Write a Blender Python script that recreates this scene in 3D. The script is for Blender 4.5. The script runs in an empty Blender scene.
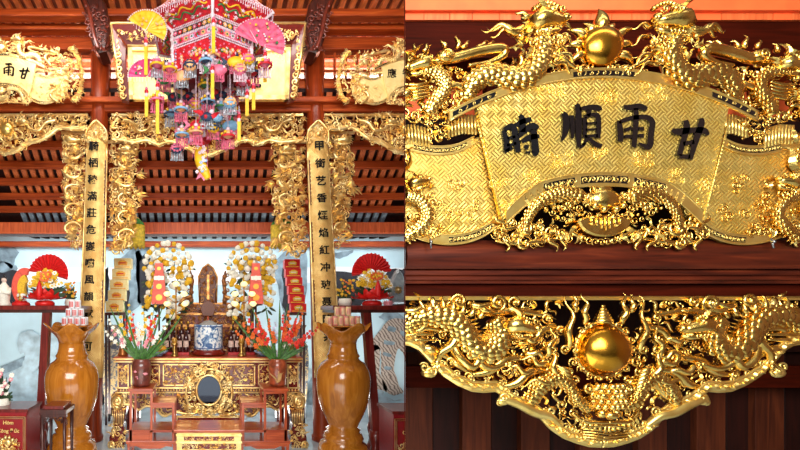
import bpy, bmesh, math, random
from mathutils import Vector, Matrix
PI = math.pi
F, CX, CY, ZC = 420.0, 205.0, 310.0, 1.64     # focal length in pixels, principal point, eye height
scene = bpy.context.scene
COL = scene.collection

# ------------------------------------------------------------------ materials
def nmat(name):
    m = bpy.data.materials.new(name); m.use_nodes = True
    nt = m.node_tree; b = nt.nodes['Principled BSDF']
    return m, nt, b
def lin(c):
    return tuple(((x/255)/12.92 if x/255 <= .04045 else ((x/255+.055)/1.055)**2.4) for x in c) + (1,)
def N(nt, t, **kw):
    n = nt.nodes.new(t)
    for k, v in kw.items():
        if k.startswith('i_'):
            n.inputs[k[2:]].default_value = v
        else: setattr(n, k, v)
    return n
def coords(nt, scale=(1,1,1), rot=(0,0,0), kind='Object'):
    tc = N(nt, 'ShaderNodeTexCoord'); mp = N(nt, 'ShaderNodeMapping')
    mp.inputs['Scale'].default_value = scale; mp.inputs['Rotation'].default_value = rot
    nt.links.new(tc.outputs[kind], mp.inputs['Vector']); return mp.outputs['Vector']
def ramp(nt, fac, stops):
    r = N(nt, 'ShaderNodeValToRGB'); cr = r.color_ramp
    while len(cr.elements) < len(stops): cr.elements.new(.5)
    for e, (p, c) in zip(cr.elements, stops): e.position = p; e.color = lin(c)
    nt.links.new(fac, r.inputs['Fac']); return r.outputs['Color']
def plain(name, c, rough=.5, metal=0., spec=.5, var=.12, bump=0., nscale=30, coat=0., trans=0., emit=None, es=0):
    m, nt, b = nmat(name)
    b.inputs['Roughness'].default_value = rough; b.inputs['Metallic'].default_value = metal
    b.inputs['Specular IOR Level'].default_value = spec; b.inputs['Coat Weight'].default_value = coat
    b.inputs['Transmission Weight'].default_value = trans
    no = N(nt, 'ShaderNodeTexNoise', i_Scale=nscale, i_Detail=4.); nt.links.new(coords(nt), no.inputs['Vector'])
    lo = tuple(x*(1-var) for x in c); hi = tuple(min(255, x*(1+var*.6)) for x in c)
    nt.links.new(ramp(nt, no.outputs['Fac'], [(.3, lo), (.7, hi)]), b.inputs['Base Color'])
    if bump:
        bp = N(nt, 'ShaderNodeBump', i_Strength=bump, i_Distance=.004); nt.links.new(no.outputs['Fac'], bp.inputs['Height'])
        nt.links.new(bp.outputs['Normal'], b.inputs['Normal'])
    if emit:
        b.inputs['Emission Color'].default_value = lin(emit); b.inputs['Emission Strength'].default_value = es
    return m
def wood(name, stops, axis='x', rough=.3, scale=6, coat=.2, spec=.5):
    m, nt, b = nmat(name)
    s = {'x': (.12, 1.6, 1.6), 'y': (1.6, .12, 1.6), 'z': (1.6, 1.6, .12)}[axis]
    v = coords(nt, s)
    no = N(nt, 'ShaderNodeTexNoise', i_Scale=scale*3, i_Detail=6., i_Distortion=1.2); nt.links.new(v, no.inputs['Vector'])
    nt.links.new(ramp(nt, no.outputs['Fac'], stops), b.inputs['Base Color'])
    b.inputs['Roughness'].default_value = rough; b.inputs['Coat Weight'].default_value = coat
    b.inputs['Specular IOR Level'].default_value = spec
    bp = N(nt, 'ShaderNodeBump', i_Strength=.12, i_Distance=.003); nt.links.new(no.outputs['Fac'], bp.inputs['Height'])
    nt.links.new(bp.outputs['Normal'], b.inputs['Normal'])
    return m
def gold(name, stops, rough=.3, metal=1., nscale=60, bump=.35, dist=.003):
    m, nt, b = nmat(name)
    v = coords(nt)
    no = N(nt, 'ShaderNodeTexNoise', i_Scale=nscale, i_Detail=5.); nt.links.new(v, no.inputs['Vector'])
    n2 = N(nt, 'ShaderNodeTexNoise', i_Scale=nscale*.22, i_Detail=3.); nt.links.new(v, n2.inputs['Vector'])
    nt.links.new(ramp(nt, n2.outputs['Fac'], stops), b.inputs['Base Color'])
    b.inputs['Roughness'].default_value = rough; b.inputs['Metallic'].default_value = metal
    if bump:
        bp = N(nt, 'ShaderNodeBump', i_Strength=bump, i_Distance=dist); nt.links.new(no.outputs['Fac'], bp.inputs['Height'])
        nt.links.new(bp.outputs['Normal'], b.inputs['Normal'])
    return m
def brocade(name, stops, cell, rough=.38, metal=.85, strength=.6, rot=PI/4, dist=.002):
    """gilded ground cut with a fine basket-weave lattice"""
    m, nt, b = nmat(name)
    v = coords(nt, (1/cell, 1/cell, 1/cell), (0, rot, 0))
    sx = N(nt, 'ShaderNodeSeparateXYZ'); nt.links.new(v, sx.inputs[0])
    def M(op, a, c=None):
        n = N(nt, 'ShaderNodeMath', operation=op)
        for i, q in enumerate((a, c)):
            if q is None: continue
            if isinstance(q, (int, float)): n.inputs[i].default_value = q
            else: nt.links.new(q, n.inputs[i])
        return n.outputs[0]
    X, Z = sx.outputs['X'], sx.outputs['Z']
    ck = M('MODULO', M('ABSOLUTE', M('ADD', M('FLOOR', X), M('FLOOR', Z))), 2)
    s1 = M('SINE', M('MULTIPLY', X, 5*PI)); s2 = M('SINE', M('MULTIPLY', Z, 5*PI))
    h = M('ADD', M('MULTIPLY', s1, ck), M('MULTIPLY', s2, M('SUBTRACT', 1, ck)))
    n2 = N(nt, 'ShaderNodeTexNoise', i_Scale=9., i_Detail=4.); nt.links.new(coords(nt), n2.inputs['Vector'])
    nt.links.new(ramp(nt, n2.outputs['Fac'], stops), b.inputs['Base Color'])
    bp = N(nt, 'ShaderNodeBump', i_Strength=strength, i_Distance=dist); nt.links.new(h, bp.inputs['Height'])
    nt.links.new(bp.outputs['Normal'], b.inputs['Normal'])
    b.inputs['Roughness'].default_value = rough; b.inputs['Metallic'].default_value = metal
    return m

# ------------------------------------------------------------------ mesh builder
def at(u, v, Y, w=0.):
    """a point Y metres in front of the eye, seen at pixel u, v (w pixels nearer)"""
    s = Y/F
    return Vector(((u-CX)*s, Y-w*s, ZC+(CY-v)*s))
def frame(Y, mirror=None, w0=0.):
    if mirror is None: return lambda p: at(p[0], p[1], Y, (p[2] if len(p) > 2 else 0.)-w0)
    return lambda p: at(2*mirror-p[0], p[1], Y, (p[2] if len(p) > 2 else 0.)-w0)
def local(u, v, Y, k=1., mirror=1):
    """design units laid round the point seen at u, v: k pixels per unit, v down, w toward the viewer"""
    o = at(u, v, Y); s = Y/F*k
    return lambda p: Vector((o.x+p[0]*s*mirror, o.y-(p[2] if len(p) > 2 else 0.)*s, o.z-p[1]*s))
IDENT = lambda p: Vector(p)
PART_N = random.Random(5)
class MB:
    def __init__(s, T=IDENT): s.T = T; s.v = []; s.f = []; s.sm = []; s.mi = 0; s.ml = []
    def add(s, vs, fs, smooth=True):
        k = len(s.v); T = s.T
        s.v += [T(p) for p in vs]; s.f += [tuple(i+k for i in f) for f in fs]; s.sm += [smooth]*len(fs); s.ml += [s.mi]*len(fs)
    def build(s, name, mat, parent=None, clip=None, label=None, bevel=0):
        bm = bmesh.new()
        o0 = (WLOC.get(parent.name, Vector()) if parent is not None else Vector())
        vs = [bm.verts.new(p-o0) for p in s.v]
        for f, sm, mi in zip(s.f, s.sm, s.ml):
            if len(set(f)) < 3: continue
            try: q = bm.faces.new([vs[i] for i in f]); q.smooth = sm; q.material_index = mi
            except ValueError: pass
        bmesh.ops.recalc_face_normals(bm, faces=bm.faces[:])
        if clip is not None:
            co, no = clip
            g = bm.verts[:]+bm.edges[:]+bm.faces[:]
            bmesh.ops.bisect_plane(bm, geom=g, plane_co=co-o0, plane_no=no, clear_inner=True)
        me = bpy.data.meshes.new(name); bm.to_mesh(me); bm.free()
        for mm in (mat if isinstance(mat, (list, tuple)) else [mat]): me.materials.append(mm)
        o = bpy.data.objects.new(name, me); COL.objects.link(o)
        if parent is not None: o.parent = parent; WLOC[o.name] = o0
        else: WLOC[o.name] = Vector()
        if label: o['label'] = label
        if bevel:
            b = o.modifiers.new('b', 'BEVEL'); b.width = bevel; b.segments = 2; b.limit_method = 'ANGLE'
        return o
    # --- shapes
    def box(s, a, b, smooth=False):
        (x0, y0, z0), (x1, y1, z1) = a, b
        s.add([(x0,y0,z0),(x1,y0,z0),(x1,y1,z0),(x0,y1,z0),(x0,y0,z1),(x1,y0,z1),(x1,y1,z1),(x0,y1,z1)],
              [(0,1,2,3),(4,5,6,7),(0,1,5,4),(1,2,6,5),(2,3,7,6),(3,0,4,7)], smooth)
    def hexa(s, p, smooth=False):
        s.add(p, [(0,1,2,3),(4,5,6,7),(0,1,5,4),(1,2,6,5),(2,3,7,6),(3,0,4,7)], smooth)
    def prism(s, poly, w0, w1, smooth=False, ins=0.):
        """outline in u, v between depths w0 and w1 (front bevelled by ins)"""
        n = len(poly); cu = sum(p[0] for p in poly)/n; cv = sum(p[1] for p in poly)/n
        vs = [(p[0], p[1], w0) for p in poly]+[(p[0], p[1], w1-(ins if ins else 0)) for p in poly]
        fs = [(i, (i+1)%n, n+(i+1)%n, n+i) for i in range(n)]+[tuple(range(n))]
        if ins:
            q = inset(poly, ins)
            vs += [(p[0], p[1], w1) for p in q]
            fs += [(n+i, n+(i+1)%n, 2*n+(i+1)%n, 2*n+i) for i in range(n)]+[tuple(2*n+i for i in range(n))]
        else: fs.append(tuple(n+i for i in range(n)))
        s.add(vs, fs, smooth)
    def strip(s, A, B, w0, w1):
        """band between two polylines of equal length"""
        n = len(A); vs = []
        for w in (w0, w1): vs += [(p[0], p[1], w) for p in A]+[(p[0], p[1], w) for p in B]
        fs = []
        for i in range(n-1):
            for k in (0, 2*n): fs.append((k+i, k+i+1, k+n+i+1, k+n+i))
            fs.append((i, i+1, 2*n+i+1, 2*n+i)); fs.append((n+i, n+i+1, 3*n+i+1, 3*n+i))
        fs += [(0, n, 3*n, 2*n), (n-1, 2*n-1, 4*n-1, 3*n-1)]
        s.add(vs, fs, False)
    def tube(s, path, rad, n=6, flat=1., smooth=True, ph=0.):
        m = len(path)
        if callable(rad): rad = [rad(i/(m-1)) for i in range(m)]
        elif isinstance(rad, (int, float)): rad = [rad]*m
        P = [Vector((p[0], p[1], p[2] if len(p) > 2 else 0.)) for p in path]
        vs = []; fs = []
        for i in range(m):
            t = (P[min(i+1, m-1)]-P[max(i-1, 0)])
            if t.length < 1e-9: t = Vector((1, 0, 0))
            t.normalize(); up = Vector((0, 0, 1))
            if abs(t.z) > .95: up = Vector((0, 1, 0))
            nn = t.cross(up).normalized(); bb = nn.cross(t).normalized()
            for k in range(n):
                a = 2*PI*k/n+ph
                q = P[i]+nn*(math.cos(a)*rad[i])+bb*(math.sin(a)*rad[i]*flat); vs.append(tuple(q))
        for i in range(m-1):
            for k in range(n): fs.append((i*n+k, i*n+(k+1)%n, (i+1)*n+(k+1)%n, (i+1)*n+k))
        fs.append(tuple(range(n))); fs.append(tuple((m-1)*n+k for k in range(n)))
        s.add(vs, fs, smooth)
    def ball(s, c, r, nu=10, nv=7, sc=(1,1,1), smooth=True):
        vs = [(c[0], c[1]-r*sc[1], c[2])]; fs = []
        for j in range(1, nv):
            b = PI*j/nv
            for i in range(nu):
                a = 2*PI*i/nu
                vs.append((c[0]+r*sc[0]*math.sin(b)*math.cos(a), c[1]-r*sc[1]*math.cos(b), c[2]+r*sc[2]*math.sin(b)*math.sin(a)))
        vs.append((c[0], c[1]+r*sc[1], c[2])); L = len(vs)-1
        for i in range(nu):
            fs.append((0, 1+i, 1+(i+1)%nu)); k = 1+(nv-2)*nu; fs.append((L, k+i, k+(i+1)%nu))
            for j in range(nv-2): k = 1+j*nu; fs.append((k+i, k+(i+1)%nu, k+nu+(i+1)%nu, k+nu+i))
        s.add(vs, fs, smooth)
    def lathe(s, prof, c=(0,0,0), n=24, smooth=True, lobes=None, axis='z', squash=1.):
        """profile of (radius, height) round the vertical through c"""
        vs = []; fs = []; m = len(prof)
        for j, (r, h) in enumerate(prof):
            for i in range(n):
                a = 2*PI*i/n; rr, hh = r, h
                if lobes: rr, hh = lobes(j, a, r, h)
                if axis == 'z': vs.append((c[0]+rr*math.cos(a), c[1]+rr*math.sin(a)*squash, c[2]+hh))
                else: vs.append((c[0]+rr*math.cos(a), c[1]-hh, c[2]+rr*math.sin(a)))
        for j in range(m-1):
            for i in range(n): fs.append((j*n+i, j*n+(i+1)%n, (j+1)*n+(i+1)%n, (j+1)*n+i))
        if prof[0][0] > 1e-6: fs.append(tuple(range(n)))
        if prof[-1][0] > 1e-6: fs.append(tuple((m-1)*n+i for i in range(n)))
        s.add(vs, fs, smooth)
    # --- carving
    def curl(s, u, v, r, a0, d, th, turns=1.3, w=0., lift=.25, n=6, N_=None):
        N_ = N_ or max(8, int(11*turns))
        P = [(u+r*(1-.82*t)*math.cos(a0+d*2*PI*turns*t), v+r*(1-.82*t)*math.sin(a0+d*2*PI*turns*t), w+r*lift*t) for t in [i/N_ for i in range(N_+1)]]
        s.tube(P, lambda t: th*(.35+1.3*t if t < .5 else 1-.35*(t-.5)*2), n)
        if r > 5.2: s.ball((u, v, w+r*lift), th*1.0, 7, 5)
    def flame(s, u, v, ang, L, th, w=0., wig=.16, waves=1., n=4, N_=8, lift=.1, bend=0.):
        P = []
        for i in range(N_+1):
            t = i/N_; off = wig*L*math.sin(t*2*PI*waves)*(.3+.7*t)+bend*L*t*t
            ca, sa = math.cos(ang), math.sin(ang)
            P.append((u+ca*L*t-sa*off, v+sa*L*t+ca*off, w+lift*L*math.sin(t*PI)))
        s.tube(P, lambda t: th*(1-t)**.95*(.7+.7*math.sin(min(1, t*2.2)*PI*.5))+.01, n, 1.1, smooth=n > 4)
    def spray(s, u, v, ang, L, th, k=4, spread=1.2, w=0., rng=random):
        for i in range(k):
            a = ang+spread*((i+.5)/k-.5)
            s.flame(u, v, a, L*rng.uniform(.75, 1.1), th, w+rng.uniform(0, th), .12*rng.choice((-1, 1)), .8, bend=.5*((i+.5)/k-.5))
    def cloud(s, u, v, r, w=0., rng=random, th=None):
        th = th or r*.26
        a = rng.uniform(0, 6.3); d = rng.choice((-1, 1))
        s.curl(u, v, r, a, d, th, 1.25, w)
        for k in (1, 2):
            b = a+k*2.1*d; s.curl(u+r*1.05*math.cos(b), v+r*1.05*math.sin(b), r*.55, b+2, -d, th*.75, 1.1, w)
    def scales(s, path, R, w=0.):
        """overlapping round scales over the near side of a body"""
        acc = 0; step = .62; row = 0
        for i in range(1, len(path)):
            a = Vector(path[i-1]); b = Vector(path[i]); t = (b-a)
            if t.length < 1e-6: continue
            L = t.length; t.normalize(); n = t.cross(Vector((0, 0, 1))).normalized()
            r = R[i] if not isinstance(R, (int, float)) else R
            acc += L
            if acc >= r*step:
                acc = 0; row += 1
                for k in range(-2, 3):
                    ang = (k+(.5 if row % 2 else 0))*.55
                    if abs(ang) > 1.4: continue
                    p = b+n*(math.sin(ang)*r)+Vector((0, 0, math.cos(ang)*r))
                    s.ball(tuple(p-Vector((0,0,r*.15))), r*.6, 8, 5, (1, 1, .31))
    def fill(s, poly, n, lo, hi, w=0., seed=1, kinds='cfscl', wj=3.):
        rng = random.Random(seed); us = [p[0] for p in poly]; vs = [p[1] for p in poly]; pts = []
        tries = 0
        while len(pts) < n and tries < n*60:
            tries += 1
            u, v = rng.uniform(min(us), max(us)), rng.uniform(min(vs), max(vs))
            if not inside(u, v, poly): continue
            r = rng.uniform(lo, hi)
            if any((u-a)**2+(v-b)**2 < (.62*(r+c))**2 for a, b, c in pts): continue
            pts.append((u, v, r)); k = rng.choice(kinds); ww = w+rng.uniform(0, wj)
            if k == 'c': s.curl(u, v, r, rng.uniform(0, 6.3), rng.choice((-1, 1)), r*.25, rng.uniform(1, 1.6), ww)
            elif k == 'f': s.flame(u, v, rng.uniform(0, 6.3), r*2.3, r*.3, ww, .2, 1.)
            elif k == 's': s.spray(u, v, rng.uniform(0, 6.3), r*1.7, r*.24, 4, 1.7, ww, rng)
            elif k == 'l': s.cloud(u, v, r*.75, ww, rng)
            elif k == 'b': s.ball((u, v, ww+r*.3), r*.42, 7, 5)
            elif k == 't':
                a = rng.uniform(0, 6.3)
                P = [(u+(t-.5)*2.4*r*math.cos(a)-math.sin(a)*r*.5*math.sin(t*6), v+(t-.5)*2.4*r*math.sin(a)+math.cos(a)*r*.5*math.sin(t*6), ww+r*.2) for t in [i/9 for i in range(10)]]
                s.tube(P, lambda t: r*.28*math.sin(PI*(.1+.85*t)), 6)
        return pts
WLOC = {}
def inside(u, v, poly):
    c = False; j = len(poly)-1
    for i in range(len(poly)):
        a, b = poly[i], poly[j]
        if (a[1] > v) != (b[1] > v) and u < (b[0]-a[0])*(v-a[1])/(b[1]-a[1])+a[0]: c = not c
        j = i
    return c
def inset(poly, d):
    n = len(poly); A = sum(poly[i][0]*poly[(i+1)%n][1]-poly[(i+1)%n][0]*poly[i][1] for i in range(n))
    sg = 1 if A > 0 else -1; out = []
    for i in range(n):
        p0, p1, p2 = Vector(poly[i-1][:2]), Vector(poly[i][:2]), Vector(poly[(i+1)%n][:2])
        e1 = (p1-p0); e2 = (p2-p1)
        if e1.length < 1e-9 or e2.length < 1e-9: out.append(tuple(p1)); continue
        e1.normalize(); e2.normalize()
        n1 = Vector((-e1.y, e1.x))*sg; n2 = Vector((-e2.y, e2.x))*sg; b = n1+n2
        if b.length < 1e-6: out.append(tuple(p1+n1*d)); continue
        b.normalize(); k = d/max(.35, b.dot(n1)); out.append(tuple(p1+b*k))
    return out
def smooth_path(pts, k=6):
    """Catmull-Rom through control points"""
    P = [Vector((p[0], p[1], p[2] if len(p) > 2 else 0.)) for p in pts]; out = []
    for i in range(len(P)-1):
        a, b, c, d = P[max(i-1, 0)], P[i], P[i+1], P[min(i+2, len(P)-1)]
        for j in range(k):
            t = j/k
            out.append(tuple(.5*((2*b)+(c-a)*t+(2*a-5*b+4*c-d)*t*t+(3*b-3*c+d-a)*t**3)))
    out.append(tuple(P[-1])); return out

# ------------------------------------------------------------------ things
def thing(name, label, cat, loc=(0,0,0), group=None):
    o = bpy.data.objects.new(name, None); COL.objects.link(o); o.location = loc
    o.empty_display_size = .1
    WLOC[o.name] = Vector(loc); o['label'] = label; o['category'] = cat
    if group: o['group'] = group
    return o
def tag(o, label, cat, group=None, kind=None):
    o['label'] = label; o['category'] = cat
    if group: o['group'] = group
    if kind: o['kind'] = kind
    return o
def struct(o, label=None, group=None):
    o['kind'] = 'structure'
    if label: o['label'] = label
    if group: o['group'] = group
    return o
def dup(root, loc, label=None, rotz=None):
    r = root.copy(); COL.objects.link(r); r.location = loc; WLOC[r.name] = Vector(loc)
    if label: r['label'] = label
    if rotz is not None: r.rotation_euler = (0, 0, rotz)
    def kids(a, b):
        for ch in list(a.children):
            c = ch.copy(); COL.objects.link(c); c.parent = b; kids(ch, c)
    kids(root, r); return r
GLY = {}
def glyph(ch, bold=0.02):
    """flat outline mesh of one character, unit box centred on 0 (x right, y up)"""
    if (ch, bold) in GLY: return GLY[(ch, bold)]
    cu = bpy.data.curves.new('g', 'FONT'); cu.body = ch; cu.offset = bold; cu.resolution_u = 3
    ob = bpy.data.objects.new('g', cu); COL.objects.link(ob)
    dg = bpy.context.evaluated_depsgraph_get(); me = bpy.data.meshes.new_from_object(ob.evaluated_get(dg))
    V = [tuple(v.co) for v in me.vertices]; Fc = [tuple(p.vertices) for p in me.polygons]
    bpy.data.objects.remove(ob); bpy.data.curves.remove(cu); bpy.data.meshes.remove(me)
    if not V: V = [(-.4,-.4,0),(.4,-.4,0),(.4,.4,0)]; Fc = [(0,1,2)]
    x0, x1 = min(v[0] for v in V), max(v[0] for v in V); y0, y1 = min(v[1] for v in V), max(v[1] for v in V)
    GLY[(ch, bold)] = (V, Fc, (x0, x1, y0, y1)); return GLY[(ch, bold)]
def put_glyph(mb, ch, u, v, h, w0, w1, bold=.02, wide=1., tilt=0.):
    V, Fc, (x0, x1, y0, y1) = glyph(ch, bold); k = h/max(y1-y0, (x1-x0))
    cx, cy = (x0+x1)/2, (y0+y1)/2; ct, st = math.cos(tilt), math.sin(tilt)
    P = [((p[0]-cx)*k*wide, -(p[1]-cy)*k) for p in V]; P = [(a*ct-b*st, a*st+b*ct) for a, b in P]
    n = len(P); vs = [(u+a, v+b, w1) for a, b in P]+[(u+a, v+b, w0) for a, b in P]
    cnt = {}
    for f in Fc:
        for i in range(len(f)):
            e = (f[i], f[(i+1)%len(f)]); cnt[tuple(sorted(e))] = cnt.get(tuple(sorted(e)), 0)+1
    fs = list(Fc)
    for (a, b), c in cnt.items():
        if c == 1: fs.append((a, b, b+n, a+n))
    mb.add(vs, fs, False)
# ------------------------------------------------------------------ the materials
G_CARVE = gold('gilded_carving', [(.3, (214, 166, 76)), (.6, (240, 202, 110)), (.8, (252, 226, 146))], .25, 1., 90, .3)
G_BALL = gold('polished_gold', [(.3, (196, 130, 30)), (.7, (232, 170, 60))], .22, 1., 30, .12, .004)
G_BAND = gold('gilded_band', [(.3, (228, 188, 96)), (.7, (248, 218, 130))], .3, .9, 70, .2)
G_PANEL = brocade('gilded_brocade', [(.3, (238, 196, 86)), (.7, (254, 224, 126))], .038, .33, .85, .5, dist=.0035)
G_HALL = gold('pale_gilding', [(.25, (222, 164, 84)), (.5, (250, 214, 138)), (.75, (255, 236, 178))], .28, .78, 50, .25)
G_HALLB = brocade('pale_gilded_brocade', [(.3, (244, 204, 124)), (.7, (254, 228, 156))], .08, .45, .25, .3)
G_COUP = brocade('gilded_couplet_ground', [(.3, (222, 166, 84)), (.7, (252, 216, 134))], .05, .42, .3, .7)
INK = plain('black_lacquer', (12, 10, 12), .18, coat=.5, spec=.6)
INKM = plain('black_ink_paint', (16, 12, 12), .6, spec=.2)
W_BEAM = wood('polished_red_wood', [(.3, (46, 12, 4)), (.55, (78, 26, 10)), (.75, (108, 44, 20))], 'x', .45, 5, 0, .22)
W_DARK = wood('dark_red_wood', [(.3, (40, 8, 2)), (.7, (66, 16, 5))], 'x', .6, 5, 0, .04)
W_DEEP = wood('deep_brown_wood', [(.3, (22, 6, 3)), (.7, (44, 13, 6))], 'z', .6, 5, 0, .2)
W_SOFF = wood('brown_soffit_board', [(.3, (54, 20, 8)), (.7, (90, 40, 18))], 'z', .6, 5, 0, .2)
W_SALM = plain('salmon_painted_board', (252, 104, 50), .55, var=.08, nscale=8)
W_ORNG = wood('orange_board', [(.3, (196, 80, 34)), (.7, (240, 118, 62))], 'z', .5, 6, 0)
W_HALLX = wood('red_hall_wood', [(.3, (118, 42, 11)), (.55, (164, 66, 21)), (.8, (200, 98, 38))], 'x', .45, 4, 0, .2)
W_HALLZ = wood('red_column_wood', [(.3, (104, 34, 10)), (.55, (142, 52, 16)), (.8, (172, 76, 28))], 'z', .36, 4, .05, .3)
W_RAFT = wood('rafter_wood', [(.3, (184, 84, 30)), (.7, (236, 134, 62))], 'y', .5, 5, 0)
W_TILE = wood('orange_ceiling_board', [(.3, (158, 64, 20)), (.7, (214, 112, 48))], 'y', .55, 7, 0)
# ================================================================== the bay on the right: board and frieze seen close up
BY = 2.0; MX = 603.
cut_n = Vector((420., -200.4, 0.)).normalized()          # the partition's inner face
CLIP = (Vector((0, 0, ZC)), cut_n)
def bbox(name, mat, u0, u1, v0, v1, Y0, Y1, label, bev=.004):
    """a straight timber between depths Y0 and Y1 whose near face is seen between those edges"""
    a = at(u0, v0, Y0); b = at(u1, v1, Y0); m = MB()
    m.box((a.x, Y0, b.z), (b.x, Y1, a.z)); o = m.build(name, mat, clip=CLIP, bevel=bev)
    return struct(o, label)
# timber behind and around
pw = MB(); d = Vector((199.2, 420., 0)).normalized(); nrm = Vector((420., -199.2, 0)).normalized()
p0 = d*(1.84/d.y); p1 = d*(3.3/d.y)
pw.hexa([(p0.x,p0.y,0),(p1.x,p1.y,0),(p1.x+nrm.x*.006,p1.y+nrm.y*.006,0),(p0.x+nrm.x*.004,p0.y+nrm.y*.004,0),
         (p0.x,p0.y,3.6),(p1.x,p1.y,3.6),(p1.x+nrm.x*.006,p1.y+nrm.y*.006,3.6),(p0.x+nrm.x*.004,p0.y+nrm.y*.004,3.6)])
struct(pw.build('wall_partition', W_DARK), 'thin dark wooden partition between the hall and the gilded bay')
RU = 985
bbox('beam', W_SALM, 404, RU, -12, 10, 2.32, 2.5, 'salmon painted top rail above the gilded board')
u = 404; k = 0; rg = random.Random(3)
while u < RU:
    wd = rg.uniform(16, 34)
    bbox('trim_%d' % (k+1), (W_ORNG if k % 3 else W_SALM), u, u+wd-.6, 10.2, 19.8, 2.345, 2.36, 'orange board in the row under the salmon rail, no. %d from the partition' % (k+1), 0)
    u += wd; k += 1
bbox('beam', W_DARK, 404, RU, 20, 58, 2.36, 2.5, 'dark brown lintel behind the gilded dragons')
bbox('wall_bay', W_SALM, 404, RU, 50, 126, 2.68, 2.72, 'salmon boarding seen through the gaps of the carved crest', 0)
for i, uu in enumerate((446, 492, 548, 603, 660, 712, 760, 806, 856, 910)):
    bbox('trim_%d' % (60+i), W_DARK, uu-5, uu+5, 54, 126, 2.5, 2.54, 'dark upright bar behind the carved crest', 0)
bbox('wall_panel', W_DEEP, 404, RU, 118, 262, 2.3, 2.36, 'dark panel behind the lower half of the gilded board', 0)
# moulded beam: one profile swept along the bay
def moulding(name, mat, prof, Y, label, u0=404, u1=RU):
    m = MB(frame(Y)); n = len(prof)
    vs = [(u0, v, w) for v, w in prof]+[(u1, v, w) for v, w in prof]
    m.add(vs, [(i, (i+1)%n, n+(i+1)%n, n+i) for i in range(n)]+[tuple(range(n)), tuple(range(n, 2*n))], True)
    o = m.build(name, mat, clip=CLIP); e = o.modifiers.new('e', 'EDGE_SPLIT'); e.split_angle = .6
    return struct(o, label)
moulding('beam', W_BEAM, [(238, -40), (240, -2), (244, 3), (250, 6), (257, 7.5), (264, 6), (269, 2), (269, -40)], 2.06, 'rounded polished beam carrying the gilded board')
moulding('beam', W_BEAM, [(269.5, -40), (269.5, 1.5), (271, 3), (275, 3), (276, 1.5), (277, 3.5), (280, 3.5), (281, 1), (283.5, 0), (283.5, -40)], 2.08, 'stepped moulding under the rounded beam')
moulding('beam', W_DARK, [(283.5, -40), (283.5, -6), (287, -5), (287.5, -1), (296, -1), (296, -40)], 2.08, 'dark red rail from which the carved frieze hangs')
bbox('wall_back_of_bay', W_DEEP, 404, RU, 296, 352, 2.9, 2.94, 'dark boarding behind the frieze', 0)
for i in range(20):
    u0 = 404+i*29.3
    bbox('trim_%d' % (80+i), W_DEEP if i % 2 else W_SOFF, u0, u0+28.6, 352, 544, 2.98 if i % 2 else 2.94, 3.02, 'dark ceiling board below the frieze, no. %d from the partition' % (i+1), .002)
bbox('beam', W_DARK, 404, RU, 366, 388, 2.78, 2.86, 'dark purlin behind the lower edge of the frieze')

pe = MB(); a_, b_ = at(985, 0, 2.3), at(1010, 0, 2.3); pe.box((a_.x, 2.04, 0), (b_.x+.1, 3.05, 3.6)); struct(pe.build('wall_bay_end', W_DARK), 'dark wooden end wall of the gilded bay')
def dragon_head(mb, u, v, k, d=1, w=0., rng=random.Random(4), ang=0.):
    """head in profile, snout toward d; k pixels per unit of head length"""
    ca, sa = math.cos(ang), math.sin(ang)
    def q(a, b, c=0.): return (u+d*(a*ca-b*sa)*k, v+(a*sa+b*ca)*k, w+c*k)
    mb.tube([q(-.55,.1,.2), q(-.25,-.05,.32), q(.1,0,.32), q(.4,.06,.28), q(.62,.1,.24)], [.3*k,.34*k,.26*k,.2*k,.17*k], 9)
    mb.ball(q(.62,.02,.3), .17*k, 8, 6); mb.ball(q(.74,.06,.36), .08*k, 6, 5)
    mb.tube([q(-.3,.3,.2), q(.05,.42,.22), q(.35,.4,.22), q(.55,.3,.2)], [.16*k,.13*k,.11*k,.05*k], 7)
    mb.ball(q(.02,-.2,.5), .14*k, 8, 6); mb.ball(q(.05,-.16,.62), .075*k, 8, 6)
    for i in range(4): mb.ball(q(-.25+.12*i, -.32-.03*i*(3-i), .4), .09*k, 6, 5)
    mb.flame(*q(-.15,-.3)[:2], math.atan2(sa*d*-.8-.9*ca, (-.6)*d), .75*k, .09*k, w+.4*k, .12, 1)
    mb.curl(*q(.5,-.25)[:2], .14*k, 0, d, .05*k, 1.2, w+.4*k)
    for i in range(3): mb.flame(*q(.25+.1*i,.26)[:2], 1.57-.3*d, .12*k, .04*k, w+.3*k, 0)
    for i in range(5):
        a = PI*.78+i*.22; mb.flame(*q(-.35,.2-.08*i)[:2], math.atan2(math.sin(a), math.cos(a)*d), rng.uniform(.5,.8)*k, .1*k, w+.2*k, .14, 1.)
    for i in range(4): mb.curl(*q(-.38+.13*i,.4)[:2], .12*k, i, d, .05*k, 1.2, w+.3*k)
def claw(mb, u, v, ang, k, w=0.):
    for da in (-.6, -.1, .45):
        a = ang+da; mb.tube([(u, v, w), (u+math.cos(a)*k*.6, v+math.sin(a)*k*.6, w+k*.35), (u+math.cos(a+.35)*k, v+math.sin(a+.35)*k, w)], [k*.2, k*.17, k*.02], 6)
    mb.ball((u, v, w+k*.1), k*.32, 7, 5)
def body(mb, ctrl, rad, w=0., fins=True, sc=True, finlen=1.2, side=1):
    P = smooth_path(ctrl, 8); n = len(P)
    R = [rad(i/(n-1)) for i in range(n)]; mb.tube(P, R, 10)
    if sc: mb.scales(P, R, w)
    if fins:
        for i in range(2, n-2, 2):
            t = Vector(P[i+1])-Vector(P[i-1]); a = math.atan2(t.y, t.x)+side*PI/2*1.1
            mb.flame(P[i][0]+math.cos(a)*R[i]*.8, P[i][1]+math.sin(a)*R[i]*.8, a-side*.5, R[i]*finlen, R[i]*.26, P[i][2], .05, .5, N_=4)
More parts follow.
